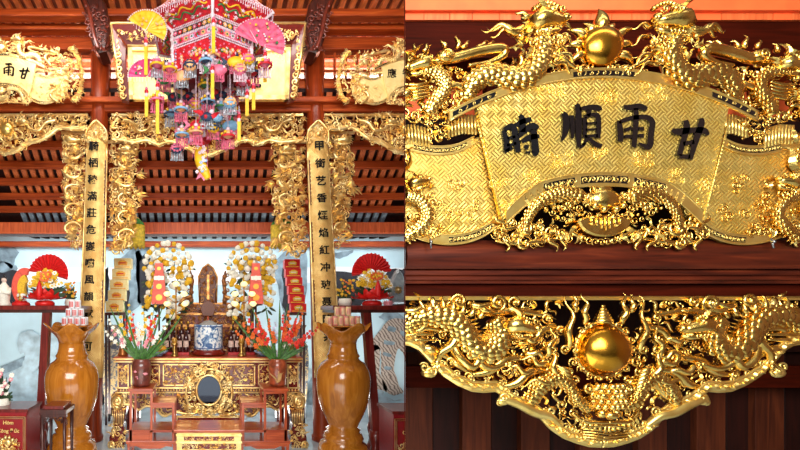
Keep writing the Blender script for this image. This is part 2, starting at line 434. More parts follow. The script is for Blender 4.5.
def fretband(mb, mbd, A, B, w, n, rng):
    """a gilded strip (A to B) with dark cut-outs: the cut-outs are sunk dark shapes in mbd"""
    mb.strip(A, B, w-2, w)
    m = len(A)
    def pt(t, s_):
        i = min(int(t*(m-1)), m-2); f = t*(m-1)-i
        a = Vector(A[i][:2])*(1-f)+Vector(A[i+1][:2])*f; b = Vector(B[i][:2])*(1-f)+Vector(B[i+1][:2])*f
        return a*(1-s_)+b*s_
    for t0, t1 in n:
        P = []
        K = max(3, int((t1-t0)*60))
        for i in range(K+1): P.append(tuple(pt(t0+(t1-t0)*i/K, .22)))
        for i in range(K, -1, -1): P.append(tuple(pt(t0+(t1-t0)*i/K, .78)))
        mbd.prism(P, w-.2, w+.25)
        kk = max(2, int((t1-t0)*26))
        for i in range(kk):
            c = pt(t0+(t1-t0)*(i+.5)/kk, .5); h = (pt(.5, 1)-pt(.5, 0)).length
            mb.curl(c.x, c.y, h*.24, rng.uniform(0, 6), rng.choice((-1, 1)), h*.075, 1.1, w+.3, .1, 4)
            e = pt(t0+(t1-t0)*(i+1)/kk, .3); f = pt(t0+(t1-t0)*(i+.9)/kk, .72)
            mb.tube([(e.x, e.y, w+.4), ((e.x+f.x)/2+h*.1, (e.y+f.y)/2, w+.6), (f.x, f.y, w+.4)], h*.06, 4)
    mb.tube([(p[0], p[1], w) for p in A], .9, 5); mb.tube([(p[0], p[1], w) for p in B], .9, 5)

STROKES = {   # brush strokes traced as (u, v, half width) in the big board's pixels
 '時': [[(502,131,1.5),(505,141,2.4),(505.5,152,2.2)], [(503,131,1.8),(509,127,2.2),(512.5,130,2.6),(515,142,2.5),(517,153,2)],
        [(506,139,1.1),(514,137.5,1.1)], [(505.5,146,1.1),(515,144,1.1)], [(503,153,1.2),(511,148,1.4)],
        [(518,116,1.6),(521,121,2.6),(521,133,2.4)], [(514,126,1.6),(522,122,2.0),(530,120,1.8)], [(517,137,1.8),(524,131,2.3),(531,127,2.8),(537,129,1.6)],
        [(520,142.5,1.5),(529,138,2.3),(538,137,1.6)], [(532,130,2.4),(533,142,2.8),(534,153,2.8),(531,155,1)], [(523,147,1.6),(527,148.5,1.9)], [(524,153,.7),(529,153,1.2)]],
 '順': [[(561,114,1.8),(564,118,2.5),(564,131,2.6),(560,141.5,.8)], [(570,116,1.6),(571,128,1.7),(570.5,139,1.2)], [(574.5,105,1.6),(576.5,110,2.4),(577,130,2.4),(577.5,147,1.6),(584,144,.9)],
        [(578,110,1.4),(588,108.5,2.2),(597,109,2.2),(599,111.5,.8)], [(588,111,1.8),(586,117,1.6)], [(583,118,1.6),(583.5,129,1.7),(583,139,1.4)],
        [(583,117.5,1.4),(592,115.5,1.6),(596.5,119,2.2),(596.5,139,1.7)], [(584,124.5,.9),(595,123.5,.9)], [(584,130.5,.9),(595,130,.9)], [(583,137,1.1),(596,136.5,1.4)],
        [(587,138,1.6),(581,146,.8)], [(588,140,1.4),(594,145,2.0),(600,147,1.8)]],
 '雨': [[(622,108,1.6),(629,108.5,2.4),(638,107.5,2.4),(645,110,1.8)], [(634,109,1.8),(634,122,2.2),(632,148,2.0)], [(617,122,1.8),(618.5,132,2.4),(618.5,142.5,2.2)],
        [(617,123,1.6),(629,119,1.6),(643,118,2.0),(650,122.5,2.4),(649,134,2.4),(647,147.5,2.4),(637,144,.8)], [(623,131,1.4),(630,128.5,1.5)], [(623,137.5,1.4),(630,137,1.4)], [(637,129.5,1.3),(642,129.5,1.6)], [(637,136.5,1.4),(642,136.5,1.6)]],
 '甘': [[(670.5,130,1.2),(675,132.5,2.6),(690,131,2.2),(702,131.5,2.4),(706,136,1.2)], [(683.5,121,1.8),(684.5,128,2.7),(681,142,2.2),(677,156,2.2)], [(699,119,1.6),(699,125,2.6),(693,143,2.4),(688,160,1.8)], [(681,144.5,1.6),(692,142.5,1.6)], [(677,157,1.8),(688,157.5,1.8)]]}
def stroke(mb, st, w0, w1):
    P = smooth_path([(a, b, c) for a, b, c in st], 5); L = []; R = []
    for i, p in enumerate(P):
        t = Vector(P[min(i+1, len(P)-1)][:2])-Vector(P[max(i-1, 0)][:2]); t.normalize(); n = Vector((-t.y, t.x)); h = p[2]*1.28
        L.append((p[0]+n.x*h, p[1]+n.y*h)); R.append((p[0]-n.x*h, p[1]-n.y*h))
    mb.strip(L, R, w0, w1)

def ytop(d): return 70+42*(d/152)**2
def ylow(d): return 173+9*(d/62)**2 if d < 62 else 182+31*((d-62)/38)**1.25
def linspace(a, b, n): return [a+(b-a)*i/(n-1) for i in range(n)]

def big_board(root, T, TM, mats, fine=True, clip=None, ends=False, chars=None, seed=0):
    """fan-shaped inscribed board drawn in the close-up's own units (603 = its middle): T lays it out, TM mirrors it"""
    GP, GB, GC, GBALL = mats; rng = random.Random(11+seed); dens = 1. if fine else .55
    B = lambda m, n, mt, p=root, **kw: m.build(n, mt, p, clip=clip, **kw)
    # fan panel
    m = MB(T); ds = linspace(-126, 126, 41)
    top = [(603+d, ytop(abs(d))+8) for d in ds]; bot = [(603+d, ylow(abs(d))) for d in linspace(-100, 100, 41)]
    bot[0] = (503, 222); bot[-1] = (703, 222)
    m.strip(top, bot, 1, 6); fan = B(m, 'fan_panel', GP)
    m = MB(T)                                                      # raised lines along its edges, clouds cast in low relief
    for sg in (1, -1): m = MB(T); m.tube([(603+sg*126, 121, 6), (603+sg*100, 222, 6)], 1.1, 5); B(m, 'edge_moulding', GP, fan)
    for cu, cv in ((535,176),(672,176),(552,92),(655,92),(560,160),(640,160),(500,185),(706,185),(603,150),(603,95),(515,206),(690,206)):
        m = MB(T)
        for q in range(7): m.curl(cu+rng.uniform(-11,11), cv+rng.uniform(-6,6), rng.uniform(3,6), rng.uniform(0,6), rng.choice((-1,1)), .9, 1.2, 6, .08, 4)
        B(m, 'relief_cloud', GP, fan)
    # fretted bands along its top and bottom
    mb_, md = MB(T), MB(T)
    A = [(603+d, ytop(abs(d))-1) for d in linspace(-154, 154, 61)]; C = [(603+d, ytop(abs(d))+8) for d in linspace(-154, 154, 61)]
    fretband(mb_, md, A, C, 7, [(.01,.15),(.4,.6),(.85,.99)], rng); bd = B(mb_, 'fretted_band', GB); B(md, 'band_cutouts', INK, bd); mb_, md = MB(T), MB(T)
    A = [(603+d, ylow(abs(d))) for d in linspace(-98, 98, 49)]; C = [(603+d, ylow(abs(d))+13+.0*abs(d)) for d in linspace(-98, 98, 49)]
    fretband(mb_, md, A, C, 7.5, [(.19,.35),(.38,.5),(.5,.62),(.65,.81)], rng)
    bd = B(mb_, 'fretted_band', GB); B(md, 'band_cutouts', INK, bd)
    # side panels
    for TT in (T, TM):
        m = MB(TT)
        edge = [(520, 122), (477, 136), (462, 143), (440, 145), (418, 142), (404, 136), (388, 126), (372, 130), (366, 160), (372, 205), (392, 226), (412, 233), (430, 239), (450, 243), (472, 241), (490, 233), (512, 215)]
        m.prism(edge, -6, -1, ins=1.)
        sp = B(m, 'side_panel', GP)
        m, md = MB(TT), MB(TT)
        A = smooth_path([(372,122),(404,135),(420,141),(440,144),(460,142),(478,134)], 8); C = [(p[0]-.5, p[1]+8.5) for p in A]
        fretband(m, md, A, C, 0, [(.36,.62),(.62,.9)], rng); bd = B(m, 'fretted_band', GB, sp); B(md, 'band_cutouts', INK, bd); m, md = MB(TT), MB(TT)
        A = smooth_path([(412,225),(430,231),(450,234),(470,232),(488,225),(502,214)], 8); C = [(p[0]+1, p[1]+9.5) for p in A]
        fretband(m, md, A, C, 0, [(.42,.66),(.66,.9)], rng); bd = B(m, 'fretted_band', GB, sp); B(md, 'band_cutouts', INK, bd); m = MB(TT)
        for u0, u1, k in ((404,431,9),(452,479,9),(366,392,9)):          # reeded ends of the rolled scroll
            if u0 == 366 and clip is not None: continue
            m = MB(TT)
            for i in range(k):
                a = u0+(u1-u0)*i/(k-1); vt = 113+abs(i-(k-1)/2)*.6+(7 if u0 < 440 else 0)+(a-u0)*(-.12 if u0 > 440 else .12); m.tube([(a, vt, -1), (a+(2 if u0 < 440 else .5), vt+20, 0)], 1.5, 6)
            B(m, 'reeded_roll', GB, sp)
        m = MB(TT); m.fill([(428,100),(456,104),(455,136),(430,138)], int(22*dens), 3.5, 6, -3, 71+seed, 'cslf'); B(m, 'gap_carving', GC, sp)
        m = MB(TT)
        for cu, cv in ((460,180),(455,178),(478,205),(470,215),(455,212),(462,184),(440,205)):
            for q in range(3): m.curl(cu+rng.uniform(-6,6), cv+rng.uniform(-5,5), rng.uniform(3,5), rng.uniform(0,6), rng.choice((-1,1)), .9, 1.3, -1, .1, 4)
        # small dragon climbing the outer edge of the side panel
        body(m, [(404,238,3),(420,228,5),(428,214,5),(420,200,6),(408,196,6)], lambda t: 5-1.5*t, fins=fine, sc=fine)
        dragon_head(m, 418, 182, 17, 1, 2, rng, -.3)
        m.fill([(372,170),(432,172),(436,200),(445,236),(404,240),(372,215)], int(34*dens), 4, 7, 0, 31+seed, 'csfl')
        for q in range(6): m.cloud(436+rng.uniform(-10,14), 231+rng.uniform(-5,4), 4.5, 1, rng)
        B(m, 'side_dragon', GC)
        # crest: dragon facing the ball
        m = MB(TT)
        body(m, [(412,66,0),(432,60,2),(455,57,4),(480,51,5),(500,49,6),(503,55,6),(492,61,5),(470,64,3)], lambda t: 2.2+3.2*math.sin(PI*min(1,t*1.1)), fins=False, sc=False)
        m.ball((446,56,5), 8, 9, 6, (1.3,.8,.7)); m.curl(446,56,6,2,1,1.6,1.3,9)
        for a, b, an, L in ((458,47,-1.5,14),(462,46,-.5,12),(478,45,-.3,14),(488,44,-.35,10),(446,47,-1.9,10),(413,53,-1.2,12),(424,50,-.9,10)): m.flame(a, b, an, L, 2.6, 3, .2, 1, n=6)
        body(m, [(468,98,0),(472,84,3),(486,75,4),(502,76,4),(514,80,5),(526,77,6),(536,66,7),(540,54,8),(536,42,9)], lambda t: 4.6+4.2*math.sin(PI*min(1,.15+t*.75)), fins=fine, sc=True, finlen=1.1, side=-1)
        dragon_head(m, 541, 25, 27, 1, 6, rng, -.12)
        for a, b, an, L in ((528,30,2.75,40),(526,34,3.0,46),(527,38,3.15,42),(527,42,3.35,26),(530,22,3.5,18)): m.flame(a, b, an+.25, L, 4, 6, .1, 2., n=6, N_=16)
        for i in range(9): m.ball((531+i*3.2, 11-5*math.sin(i*.4), 10), 2.6, 7, 5)
        m.fill([(514,40),(536,36),(560,44),(562,56),(548,66),(526,64),(510,56)], int(30*dens), 4, 6.5, 9, 73+seed, 'csf')
        for i in range(8): m.curl(528+i*4.5, 42+rng.uniform(-3,5), 4.4, i, 1, 1.5, 1.4, 12)
        for i in range(16): m.ball((534+rng.uniform(-6,14), 22+rng.uniform(-12,14), 13), rng.uniform(1.8,3), 6, 5)
        for a, b, an, L in ((519,66,-1.35,20),(543,46,.3,34),(548,50,.5,38),(545,60,.4,34),(553,26,.05,22),(556,34,.5,22)): m.flame(a, b, an, L, 2.8, 5, .13, 1.5, n=6, N_=12)
        m.tube(smooth_path([(538,60,6),(552,52,8),(564,62,8),(575,68,6)]), lambda t: 3.4-1.4*t, 7); claw(m, 576, 69, .3, 9, 5)
        m.tube(smooth_path([(500,76,3),(494,66,5),(486,68,6),(478,80,4)]), lambda t: 3.2-1.4*t, 7); claw(m, 478, 82, 2, 8, 3)
        B(m, 'crest_dragon', GC, label='gilded dragon on the crest facing the ball')
        # second beast and clouds farther out
        m = MB(TT)
        body(m, [(428,112,1),(438,98,3),(446,86,4),(440,74,5),(424,70,6)], lambda t: 5.5-1.*t, fins=fine, sc=fine)
        dragon_head(m, 418, 66, 20, -1, 3, rng, .15); dragon_head(m, 402, 96, 14, -1, 3, rng, .3)
        m.tube(smooth_path([(446,88,3),(458,84,4),(466,92,3),(460,103,2)]), lambda t: 3.6-1.6*t, 7); claw(m, 460, 104, 2, 7, 2)
        for i in range(5): m.tube(smooth_path([(404,82+i*4,2),(418,84+i*3.4,4),(432,80+i*3.6,3)]), lambda t: 1.8*math.sin(PI*(.1+.8*t))+.2, 6)
        m.fill([(404,60),(440,55),(470,68),(480,84),(470,98),(448,112),(430,118),(404,118)], int(80*dens), 4, 7.5, -2, 41+seed, 'csfltt')
        m.fill([(470,62),(520,60),(540,78),(500,86),(476,92)], int(16*dens), 3.5, 6, -2, 43+seed, 'csf')
        B(m, 'crest_carving', GC); m = MB(TT)
        for i in range(6): m.cloud(560+i*4, 70+rng.uniform(-2,2), 4, 2, rng)
        B(m, 'cloud_carving', GC); m = MB(TT)
        if ends:
            for i in range(26): m.spray(352+28*math.cos(1.4+i*.15), 145-88*math.sin(1.4+i*.15)*-1 if False else 145+88*math.cos(i*.125), PI+.9*(.5-i/25)*2*-1 if False else PI, rng.uniform(16,28), 4.5, 4, 1.6, rng.uniform(0,8), rng)
            m.fill([(404,50),(404,240),(376,232),(340,200),(322,150),(334,96),(370,66)], int(120*dens), 6, 13, -2, 47+seed, 'csflst', 6)
        else: m.fill([(404,55),(404,118),(374,112),(366,80)], 14, 5, 8, -2, 48, 'csf')
        B(m, 'end_carving', GC)
        # scrolls on either side of the bat medallion
        m = MB(TT)
        for (cu, cv, r, d) in ((527,229,9,1),(541,227,6,-1),(552,231,6,1),(564,233,5,-1),(516,236,6,-1),(505,229,6,1),(498,234,5,-1),(520,240,5,1),(510,219,7,-1)): m.curl(cu, cv, r, rng.uniform(0,6), d, r*.3, 1.4, 3)
        m.tube(smooth_path([(498,240,1),(520,243,3),(548,240,3),(572,236,3)]), lambda t: 2.6*math.sin(PI*(.1+.85*t)), 7)
        body(m, [(526,230,3),(528,218,5),(536,205,6),(550,196,7),(566,194,7),(578,198,7)], lambda t: 3.4+2.4*t, fins=False, finlen=1.)
        pass
        for i in range(9):
            t = i/8; m.flame(528+44*t, 212-20*math.sin(.35+t*1.2), -2.1+.6*t, 15, 3.2, 5, 0, .5, n=4, N_=5, bend=.1)
        m.fill([(500,222),(520,222),(545,228),(580,232),(576,243),(500,244)], int(22*dens), 6, 9.5, 1, 55+seed, 'cstl')
        m.fill([(540,206),(560,200),(585,212),(585,226),(566,222)], int(26*dens), 3, 5, 3, 56+seed, 'csb')
        m.fill([(500,220),(520,206),(545,222),(580,226),(578,240),(500,242)], int(22*dens), 3, 5.5, 1, 51+seed, 'csfl')
        m.fill([(553,192),(570,188),(600,205),(600,216),(575,214)], int(26*dens), 2.6, 4.5, 5, 53+seed, 'cslb')
        B(m, 'scroll_carving', GC)
    # bat-faced medallion
    m = MB(T)
    m.ball((603,200,4), 12, 14, 9, (1.5,1,.8)); m.ball((603,190,4), 7, 10, 6, (1.6,.8,.8))
    for i in range(20):
        a = rng.uniform(0,6.3); r = math.sqrt(rng.random()); m.curl(603+21*r*math.cos(a), 198+10*r*math.sin(a), rng.uniform(3.5,5), a, rng.choice((-1,1)), 1.5, 1.3, 11-4*r)
    for sg in (1, -1):
        m.ball((603+sg*14, 207, 12), 3, 8, 6); m.ball((603+sg*6, 211, 13), 3.4, 8, 6)
        for i in range(5): m.curl(603+sg*(22+i*5), 196+i*3, 4.6, i, sg, 1.5, 1.3, 7)
    shield = [(603+27*math.cos(a)*(1 if math.sin(a) < 0 else .95), 222+(7 if math.sin(a) < 0 else 15)*math.sin(a)) for a in linspace(0, 2*PI*.97, 28)]
    m.prism(shield, 2, 9, ins=1.5)
    for sg in (1, -1):
        for i in range(3): m.tube([(603+sg*(4+5*i), 218, 9.3), (603+sg*(4+5*i), 229-i*2, 9.3)], .9, 5)
        m.tube([(603+sg*4, 218, 9.3), (603+sg*16, 218, 9.3)], .9, 5); m.tube([(603+sg*9, 227, 9.3), (603+sg*16, 224, 9.3)], .8, 5)
        m.flame(603+sg*24, 226, .6 if sg > 0 else PI-.6, 16, 3, 4, .1, 1); m.flame(603+sg*20, 234, .9 if sg > 0 else PI-.9, 12, 2.4, 4, .1, 1)
    m.tube([(603, 217, 9.3), (603, 231, 9.3)], .9, 5)
    for i in range(7): m.curl(585+i*6, 238+4*math.sin(PI*i/6), 4, i, 1, 1.3, 1.2, 4)
    B(m, 'bat_medallion', GC, label='gilded bat face over a longevity symbol')
    # ball in flames
    m = MB(T); m.ball((602.5,46,4), 20.5, 24, 16, (1,1,.6)); ball = B(m, 'ball', GBALL)
    m = MB(T)
    for i in range(9):
        a = -PI/2+(i-4)*.5; L = 24 if i == 4 else rng.uniform(19, 25)
        m.flame(603+17*math.cos(a), 45+16*math.sin(a), a, L*(.62 if abs(i-4) == 1 else 1), 7.5 if i == 4 else 5, 1, .09*(1 if i < 4 else -1 if i > 4 else 0), .8, n=6)
    m.tube([(603+23*math.cos(a), 44+22*math.sin(a), 2) for a in linspace(PI*.72, PI*2.28, 31)], 1.5, 7)
    for sg in (1, -1):
        for i in range(5): m.curl(603+sg*(10+i*7), 66+i*.8, 4.5, i, sg, 1.5, 1.2, 3)
    B(m, 'flame_rim', GC, ball)
    # characters
    for st in (chars or STROKES.values()):
        m = MB(T)
        if isinstance(st, str): pass
        elif isinstance(st, tuple): put_glyph(m, *st)
        else:
            for s_ in st: stroke(m, s_, 5.5, 8)
        B(m, 'character', INK)

T0, TM0 = frame(BY, None, 6), frame(BY, MX, 6)
bb = thing('inscribed_board', 'large fan-shaped gilded board with four black characters resting on the polished beam', 'signboard', tuple(at(603, 244, BY)), 'fan-shaped inscribed boards')
big_board(bb, T0, TM0, (G_PANEL, G_BAND, G_CARVE, G_BALL), True, CLIP, True)
for i, uu in enumerate((430, 771)):
    m = MB(frame(2.0)); m.tube([(uu, 238, 0), (uu, 248.5, 2)], .9, 6); m.ball((uu, 242, 2), 1.8, 6, 5)
    tag(m.build('steel_pin', plain('steel_pin_metal', (150,150,150), .35, 1.)), ['small steel pin holding the large gilded board near the partition', 'small steel pin holding the large gilded board at its far end'][i], 'pin', 'pins of the large board')

# ---- the frieze below
def frieze_edge(d):
    """lower outline, d = distance from the middle"""
    K = [(0,447),(12,446.5),(25,443),(38,438),(50,430),(58,421),(68,413),(82,408),(92,402),(99,396),(106,391),(118,392),(130,391),(144,385),(158,376),(168,366),(176,357),(184,349),(192,345),(204,343),(222,346),(240,352)]
    for (a, b), (c, e) in zip(K, K[1:]):
        if d <= c: return b+(e-b)*(d-a)/(c-a)
    return K[-1][1]
def big_frieze(root, Y, mats, clip=None):
    GB, GC, GBALL = mats; rng = random.Random(77)
    T, TM = frame(Y, None, 4), frame(Y, MX, 4)
    B = lambda m, n, mt, p=root, **kw: m.build(n, mt, p, clip=clip, **kw)
    m = MB(T); m.box((380, 296.5, -2), (845, 300, 3)); m.tube([(380,297,3),(845,297,3)], 1., 6); B(m, 'top_rail', GB)
    for TT in (T, TM):
        m = MB(TT)
        P = [(603-d, frieze_edge(d)-4, 2) for d in linspace(0, 240, 100)]
        m.tube(P, 4.4, 9, .7); m.tube([(p[0], p[1]-5, 3) for p in P], 1.7, 6); m.tube([(p[0], p[1]+4, 2.5) for p in P], 1.3, 6)
        for i in range(2, 98, 2):
            a = math.atan2(P[i+1][1]-P[i-1][1], P[i+1][0]-P[i-1][0]); m.flame(P[i][0], P[i][1]-1, a+(.5 if i % 4 else -.5), 7, 1.9, 4.5, .1, 1, n=4, N_=5)
            if i % 6 == 0: m.curl(P[i][0], P[i][1]-6.5, 3.4, i, 1, 1.2, 1.3, 3)
        for cu, cv, r, d in ((430,371,7,1),(437,364,5,-1),(505,398,6.5,1),(514,402,5,-1),(507,391,4,1),(550,411,5,-1),(541,415,5,1),(424,367,5,1),(500,402,4,1)): m.curl(cu, cv, r, rng.uniform(0,6), d, r*.33, 1.4, 4)
        m.ball((428,373,4), 6, 9, 6, (1.2,.8,.6)); m.ball((503,401,4), 5.5, 9, 6, (1.2,.8,.6))
        m.tube(smooth_path([(500,398,4),(518,404,5),(534,412,5),(548,416,5),(560,426,4)]), lambda t: 5*math.sin(PI*(.2+.6*t)), 8)
        for i in range(9): m.curl(548+i*6.5, 419+i*2.6, 3.6, i*1.3, 1, 1.2, 1.2, 3)
        for i in range(12): m.ball((556+i*4, 432+i*.9-3*(i < 3), 5), 1.5, 6, 5)
        B(m, 'scalloped_border', GB)
        # dragon between the border and the rail
        m = MB(TT)
        body(m, [(404,330,1),(418,318,3),(436,316,4),(452,322,5),(462,334,6),(470,346,6),(482,352,6),(494,346,7),(498,333,7),(490,320,7)], lambda t: 5+4*math.sin(PI*min(1,.1+t*.8)), finlen=1.5, side=-1)
        dragon_head(m, 516, 326, 25, 1, 3, rng, .1)
        m.tube(smooth_path([(458,330,5),(450,344,7),(440,352,6),(436,362,4)]), lambda t: 5.5-2.5*t, 8); claw(m, 436, 362, 1.8, 10, 4)
        m.tube(smooth_path([(470,348,5),(478,362,6),(490,368,5),(504,364,4)]), lambda t: 5-2.2*t, 8); claw(m, 505, 364, .2, 9, 4)
        m.tube(smooth_path([(452,346,5),(458,358,8),(470,366,8),(478,352,8),(474,342,7)]), lambda t: 4.6-1*t, 8)
        for i in range(7): m.flame(424+i*9, 312+abs(i-2)*1.5, -1.9+.16*i, 20-1.2*i, 3.4, 3, .08, 1, n=6, bend=.12)
        for i in range(5): m.tube(smooth_path([(404,318+i*6,1+i%2*2),(420,316+i*6,3),(436,320+i*5,2)]), lambda t: 2.6*math.sin(PI*(.15+.8*t)), 7)
        B(m, 'dragon', GC, label='gilded dragon coiling toward the central ball')
        m = MB(TT)
        m.curl(458,301,8,2,1,2.8,1.6,4); m.curl(497,303,9.5,3,-1,3,1.7,4); m.curl(514,302,7,1,1,2.2,1.4,4)
        for a, b, an, L in ((404,310,-.1,30),(432,298,1.1,20),(470,304,.1,30),(478,306,.4,26),(508,308,.3,22)): m.flame(a, b, an, L, 4, 2, .12, 1, n=6)
        for a, b, an, L, bw in ((566,352,-1.55,58,.07),(584,324,-1.6,32,.1),(545,358,-1.3,34,.12),(536,372,3.3,36,.14),(548,366,3.5,32,.14),(560,378,3.0,44,.1),(556,384,-1.8,46,.1),(540,340,3.2,26,.14),(526,352,.2,26,.15),(574,312,-1.5,18,.1)):
            m.flame(a, b, an, L, 3.5, 3, bw*.9, 2., n=6, N_=18)
        for a, b in ((564,349),(543,362),(556,371),(538,382),(568,372),(572,362),(552,350)): m.curl(a, b, 5, rng.uniform(0,6), 1, 1.8, 1.3, 5)
        for (a, b, c_, d_, th) in ((404,318,452,306,4),(404,326,444,334,3.4),(412,340,452,362,4),(470,372,530,360,4),(500,384,552,372,4.4),(520,396,572,384,4.4),(470,308,548,318,3.6),(520,340,562,330,3.6),(446,352,470,376,3.6)):
            m.tube([(a+(c_-a)*t+3.5*math.sin(t*7), b+(d_-b)*t+4*math.sin(t*5+1), 1+2*math.sin(t*PI)) for t in linspace(0, 1, 18)], lambda t: th*(.25+.9*math.sin(PI*(.1+.8*t))), 8, .7); m.curl(c_, d_, th*1.5, 1, 1, th*.5, 1.4, 2)
        m.fill([(404,302),(560,302),(556,326),(520,330),(470,312),(404,312)], 46, 4, 8, -3, 61, 'csflt')
        m.fill([(404,330),(440,345),(470,372),(510,384),(540,400),(560,380),(560,330),(520,338),(480,345),(440,330)], 110, 4, 8, -4, 63, 'csflt')
        m.fill([(545,376),(575,376),(590,400),(600,420),(575,428),(552,408),(536,392)], 34, 4, 7, -1, 65, 'csft')
        B(m, 'flame_carving', GC)
        # half of the lion mask under the ball
        m = MB(TT)
        body(m, [(530,404,2),(538,388,4),(554,378,5),(566,386,6),(574,400,7),(586,408,6)], lambda t: 6-2*t, finlen=1., side=-1)
        for i in range(8): m.flame(578-i*1.5, 404-i*4.5, -2.2-.07*i, 24-i, 3.6, 5, .08, 1, n=6, bend=.2)
        for i in range(4): m.curl(584+i*5, 388+i*7, 5.5, i*2, -1, 2, 1.4, 9)
        m.ball((594,394,13), 3.6, 9, 7); m.ball((592,388,10), 5, 9, 6, (1.3,.6,.7)); m.ball((596,412,9), 5, 8, 6)
        for i in range(5): m.tube([(603-2-5*i, 424-i*.6, 8), (603-2-5*i, 431-i, 8)], 1.6, 6)
        m.tube(smooth_path([(570,412,6),(580,420,8),(592,421,9),(603,421,9)]), 2, 7)
        for i in range(6): m.flame(576+i*4, 416+i*.8, 2.2-.15*i, 11, 2, 7, .05, 1)
        B(m, 'mask_mane', GC)
    m = MB(T); m.ball((603,400,2), 16, 14, 9, (1.05,.9,.7))
    for r_ in range(5):
        for c in range(-2, 3): m.ball((603+c*6+(3 if r_ % 2 else 0), 385+r_*5, 11+1.2*(2-abs(c))), 3.4, 7, 5)
    m.ball((603,413,13), 5, 10, 7, (1.4,.8,.8))
    for q in range(4): m.tube([(580,428+q*2.6,7),(603,430+q*2.8,8),(626,428+q*2.6,7)], .9, 5)
    m.tube(smooth_path([(578,427,7),(603,424,9),(628,427,7)]), 1.6, 6)
    B(m, 'lion_mask', GC, label='gilded lion mask under the ball')
    m = MB(T); m.ball((602,350,5), 24.5, 28, 18, (1,1,.7)); ball = B(m, 'ball', GBALL)
    m = MB(T)
    m.tube([(603+27*math.cos(a), 350+27*math.sin(a), 3) for a in linspace(0, 2*PI, 41)], 2.6, 7)
    for i in range(18):
        a = 2*PI*i/18; m.curl(603+29*math.cos(a), 350+29*math.sin(a), 4.4, a, 1 if i % 2 else -1, 1.6, 1.2, 4)
    for i in range(6):
        m.ball((603, 321-i*3, 4), 8-i*1.2, 9, 6, (1.2,.6,.8))
    B(m, 'ball_rim', GC, ball)
fz = thing('carved_frieze', 'large pierced gilded frieze with dragons and a ball, hanging under the polished beam', 'frieze', tuple(at(603, 297, 2.07)), 'carved friezes with a ball')
big_frieze(fz, 2.07, (G_BAND, G_CARVE, G_BALL), CLIP)
# ================================================================== the hall on the left
COLY = 5.3
def tbox(name, mat, u0, u1, v0, v1, Y0, Y1, label=None, bev=.006, group=None):
    a = at(u0, v0, Y0); b = at(u1, v1, Y0); m = MB()
    m.box((a.x, Y0, b.z), (b.x, Y1, a.z)); o = m.build(name, mat, bevel=bev)
    return struct(o, label, group)
M_FLOOR = plain('pale_glossy_tile', (196, 214, 222), .16, var=.1, nscale=3, coat=.3)
M_WALL = plain('pale_blue_painted_wall', (196, 228, 240), .6, var=.06, nscale=2)
M_WHITE = plain('white_paint', (232, 240, 244), .5, var=.03)
M_DIM = plain('dim_plaster', (120, 84, 66), .7, var=.1)
W_MAH = wood('mahogany', [(.3, (84, 20, 16)), (.7, (132, 44, 34))], 'z', .28, 6, .3)
W_ROSE = wood('red_rosewood', [(.3, (150, 52, 20)), (.7, (204, 94, 46))], 'x', .28, 7, .3)
W_ROSZ = wood('red_rosewood_upright', [(.3, (150, 52, 20)), (.7, (200, 90, 44))], 'z', .28, 7, .3)
W_VASE = wood('honey_wood', [(.25, (152, 86, 20)), (.5, (180, 108, 30)), (.75, (202, 132, 46))], 'z', .2, 4, .5)
W_BLK = wood('blackish_carved_wood', [(.3, (40, 16, 12)), (.7, (82, 34, 24))], 'z', .35, 6, .2)
LACQ = plain('red_lacquer', (110, 24, 14), .25, coat=.5, var=.2)
RED = plain('bright_red_paper', (214, 26, 24), .5, var=.1)
CRIM = plain('crimson_box', (150, 26, 30), .3, coat=.4, var=.08)
YEL = plain('yellow_petals', (240, 188, 40), .6, var=.15, nscale=80)
WHT = plain('white_petals', (246, 242, 226), .6, var=.06, nscale=80)
ORN = plain('orange_petals', (236, 110, 40), .6, var=.15, nscale=80)
REDF = plain('red_gladiolus', (228, 50, 30), .55, var=.2, nscale=80)
PINK = plain('pink_petals', (240, 150, 160), .6, var=.15, nscale=80)
GRN = plain('green_leaves', (66, 112, 42), .5, var=.3, nscale=40)
DGRN = plain('dark_green_leaves', (40, 64, 34), .5, var=.3, nscale=40)

m = MB(); m.box((-4.6, -1.5, -.05), (4.6, 7.4, 0)); struct(m.build('floor', M_FLOOR), 'pale glossy tiled floor of the hall')
m = MB(); m.box((-4.6, 7.3, 0), (4.6, 7.4, 3.5)); struct(m.build('wall_back', M_WALL), 'pale blue painted back wall of the hall')
m = MB(); m.box((-4.7, -1.5, 0), (-4.6, 7.4, 5.6)); struct(m.build('wall_left', M_DIM), 'left wall of the hall')
m = MB(); m.box((4.6, -1.5, 0), (4.7, 7.4, 5.6)); struct(m.build('wall_right', M_DIM), 'right wall of the hall')
# columns
for u, lb in ((101, 'left'), (314, 'right'), (-112, 'outer left'), (527, 'outer right')):
    x = at(u, 0, COLY).x; m = MB(); xb = x-.115*(1 if u < 205 else -1); m.tube([(xb+(x-xb)*z/4.8, COLY, z) for z in (0,.06,.061,.1,1,2.5,4,5.4)], [.14,.14,.125,.12,.115,.112,.112,.112], 28)
    struct(m.build('column', W_HALLZ), 'round red wooden column at the %s of the middle bay' % lb if 'outer' not in lb else 'round red wooden column, %s of the row' % lb)
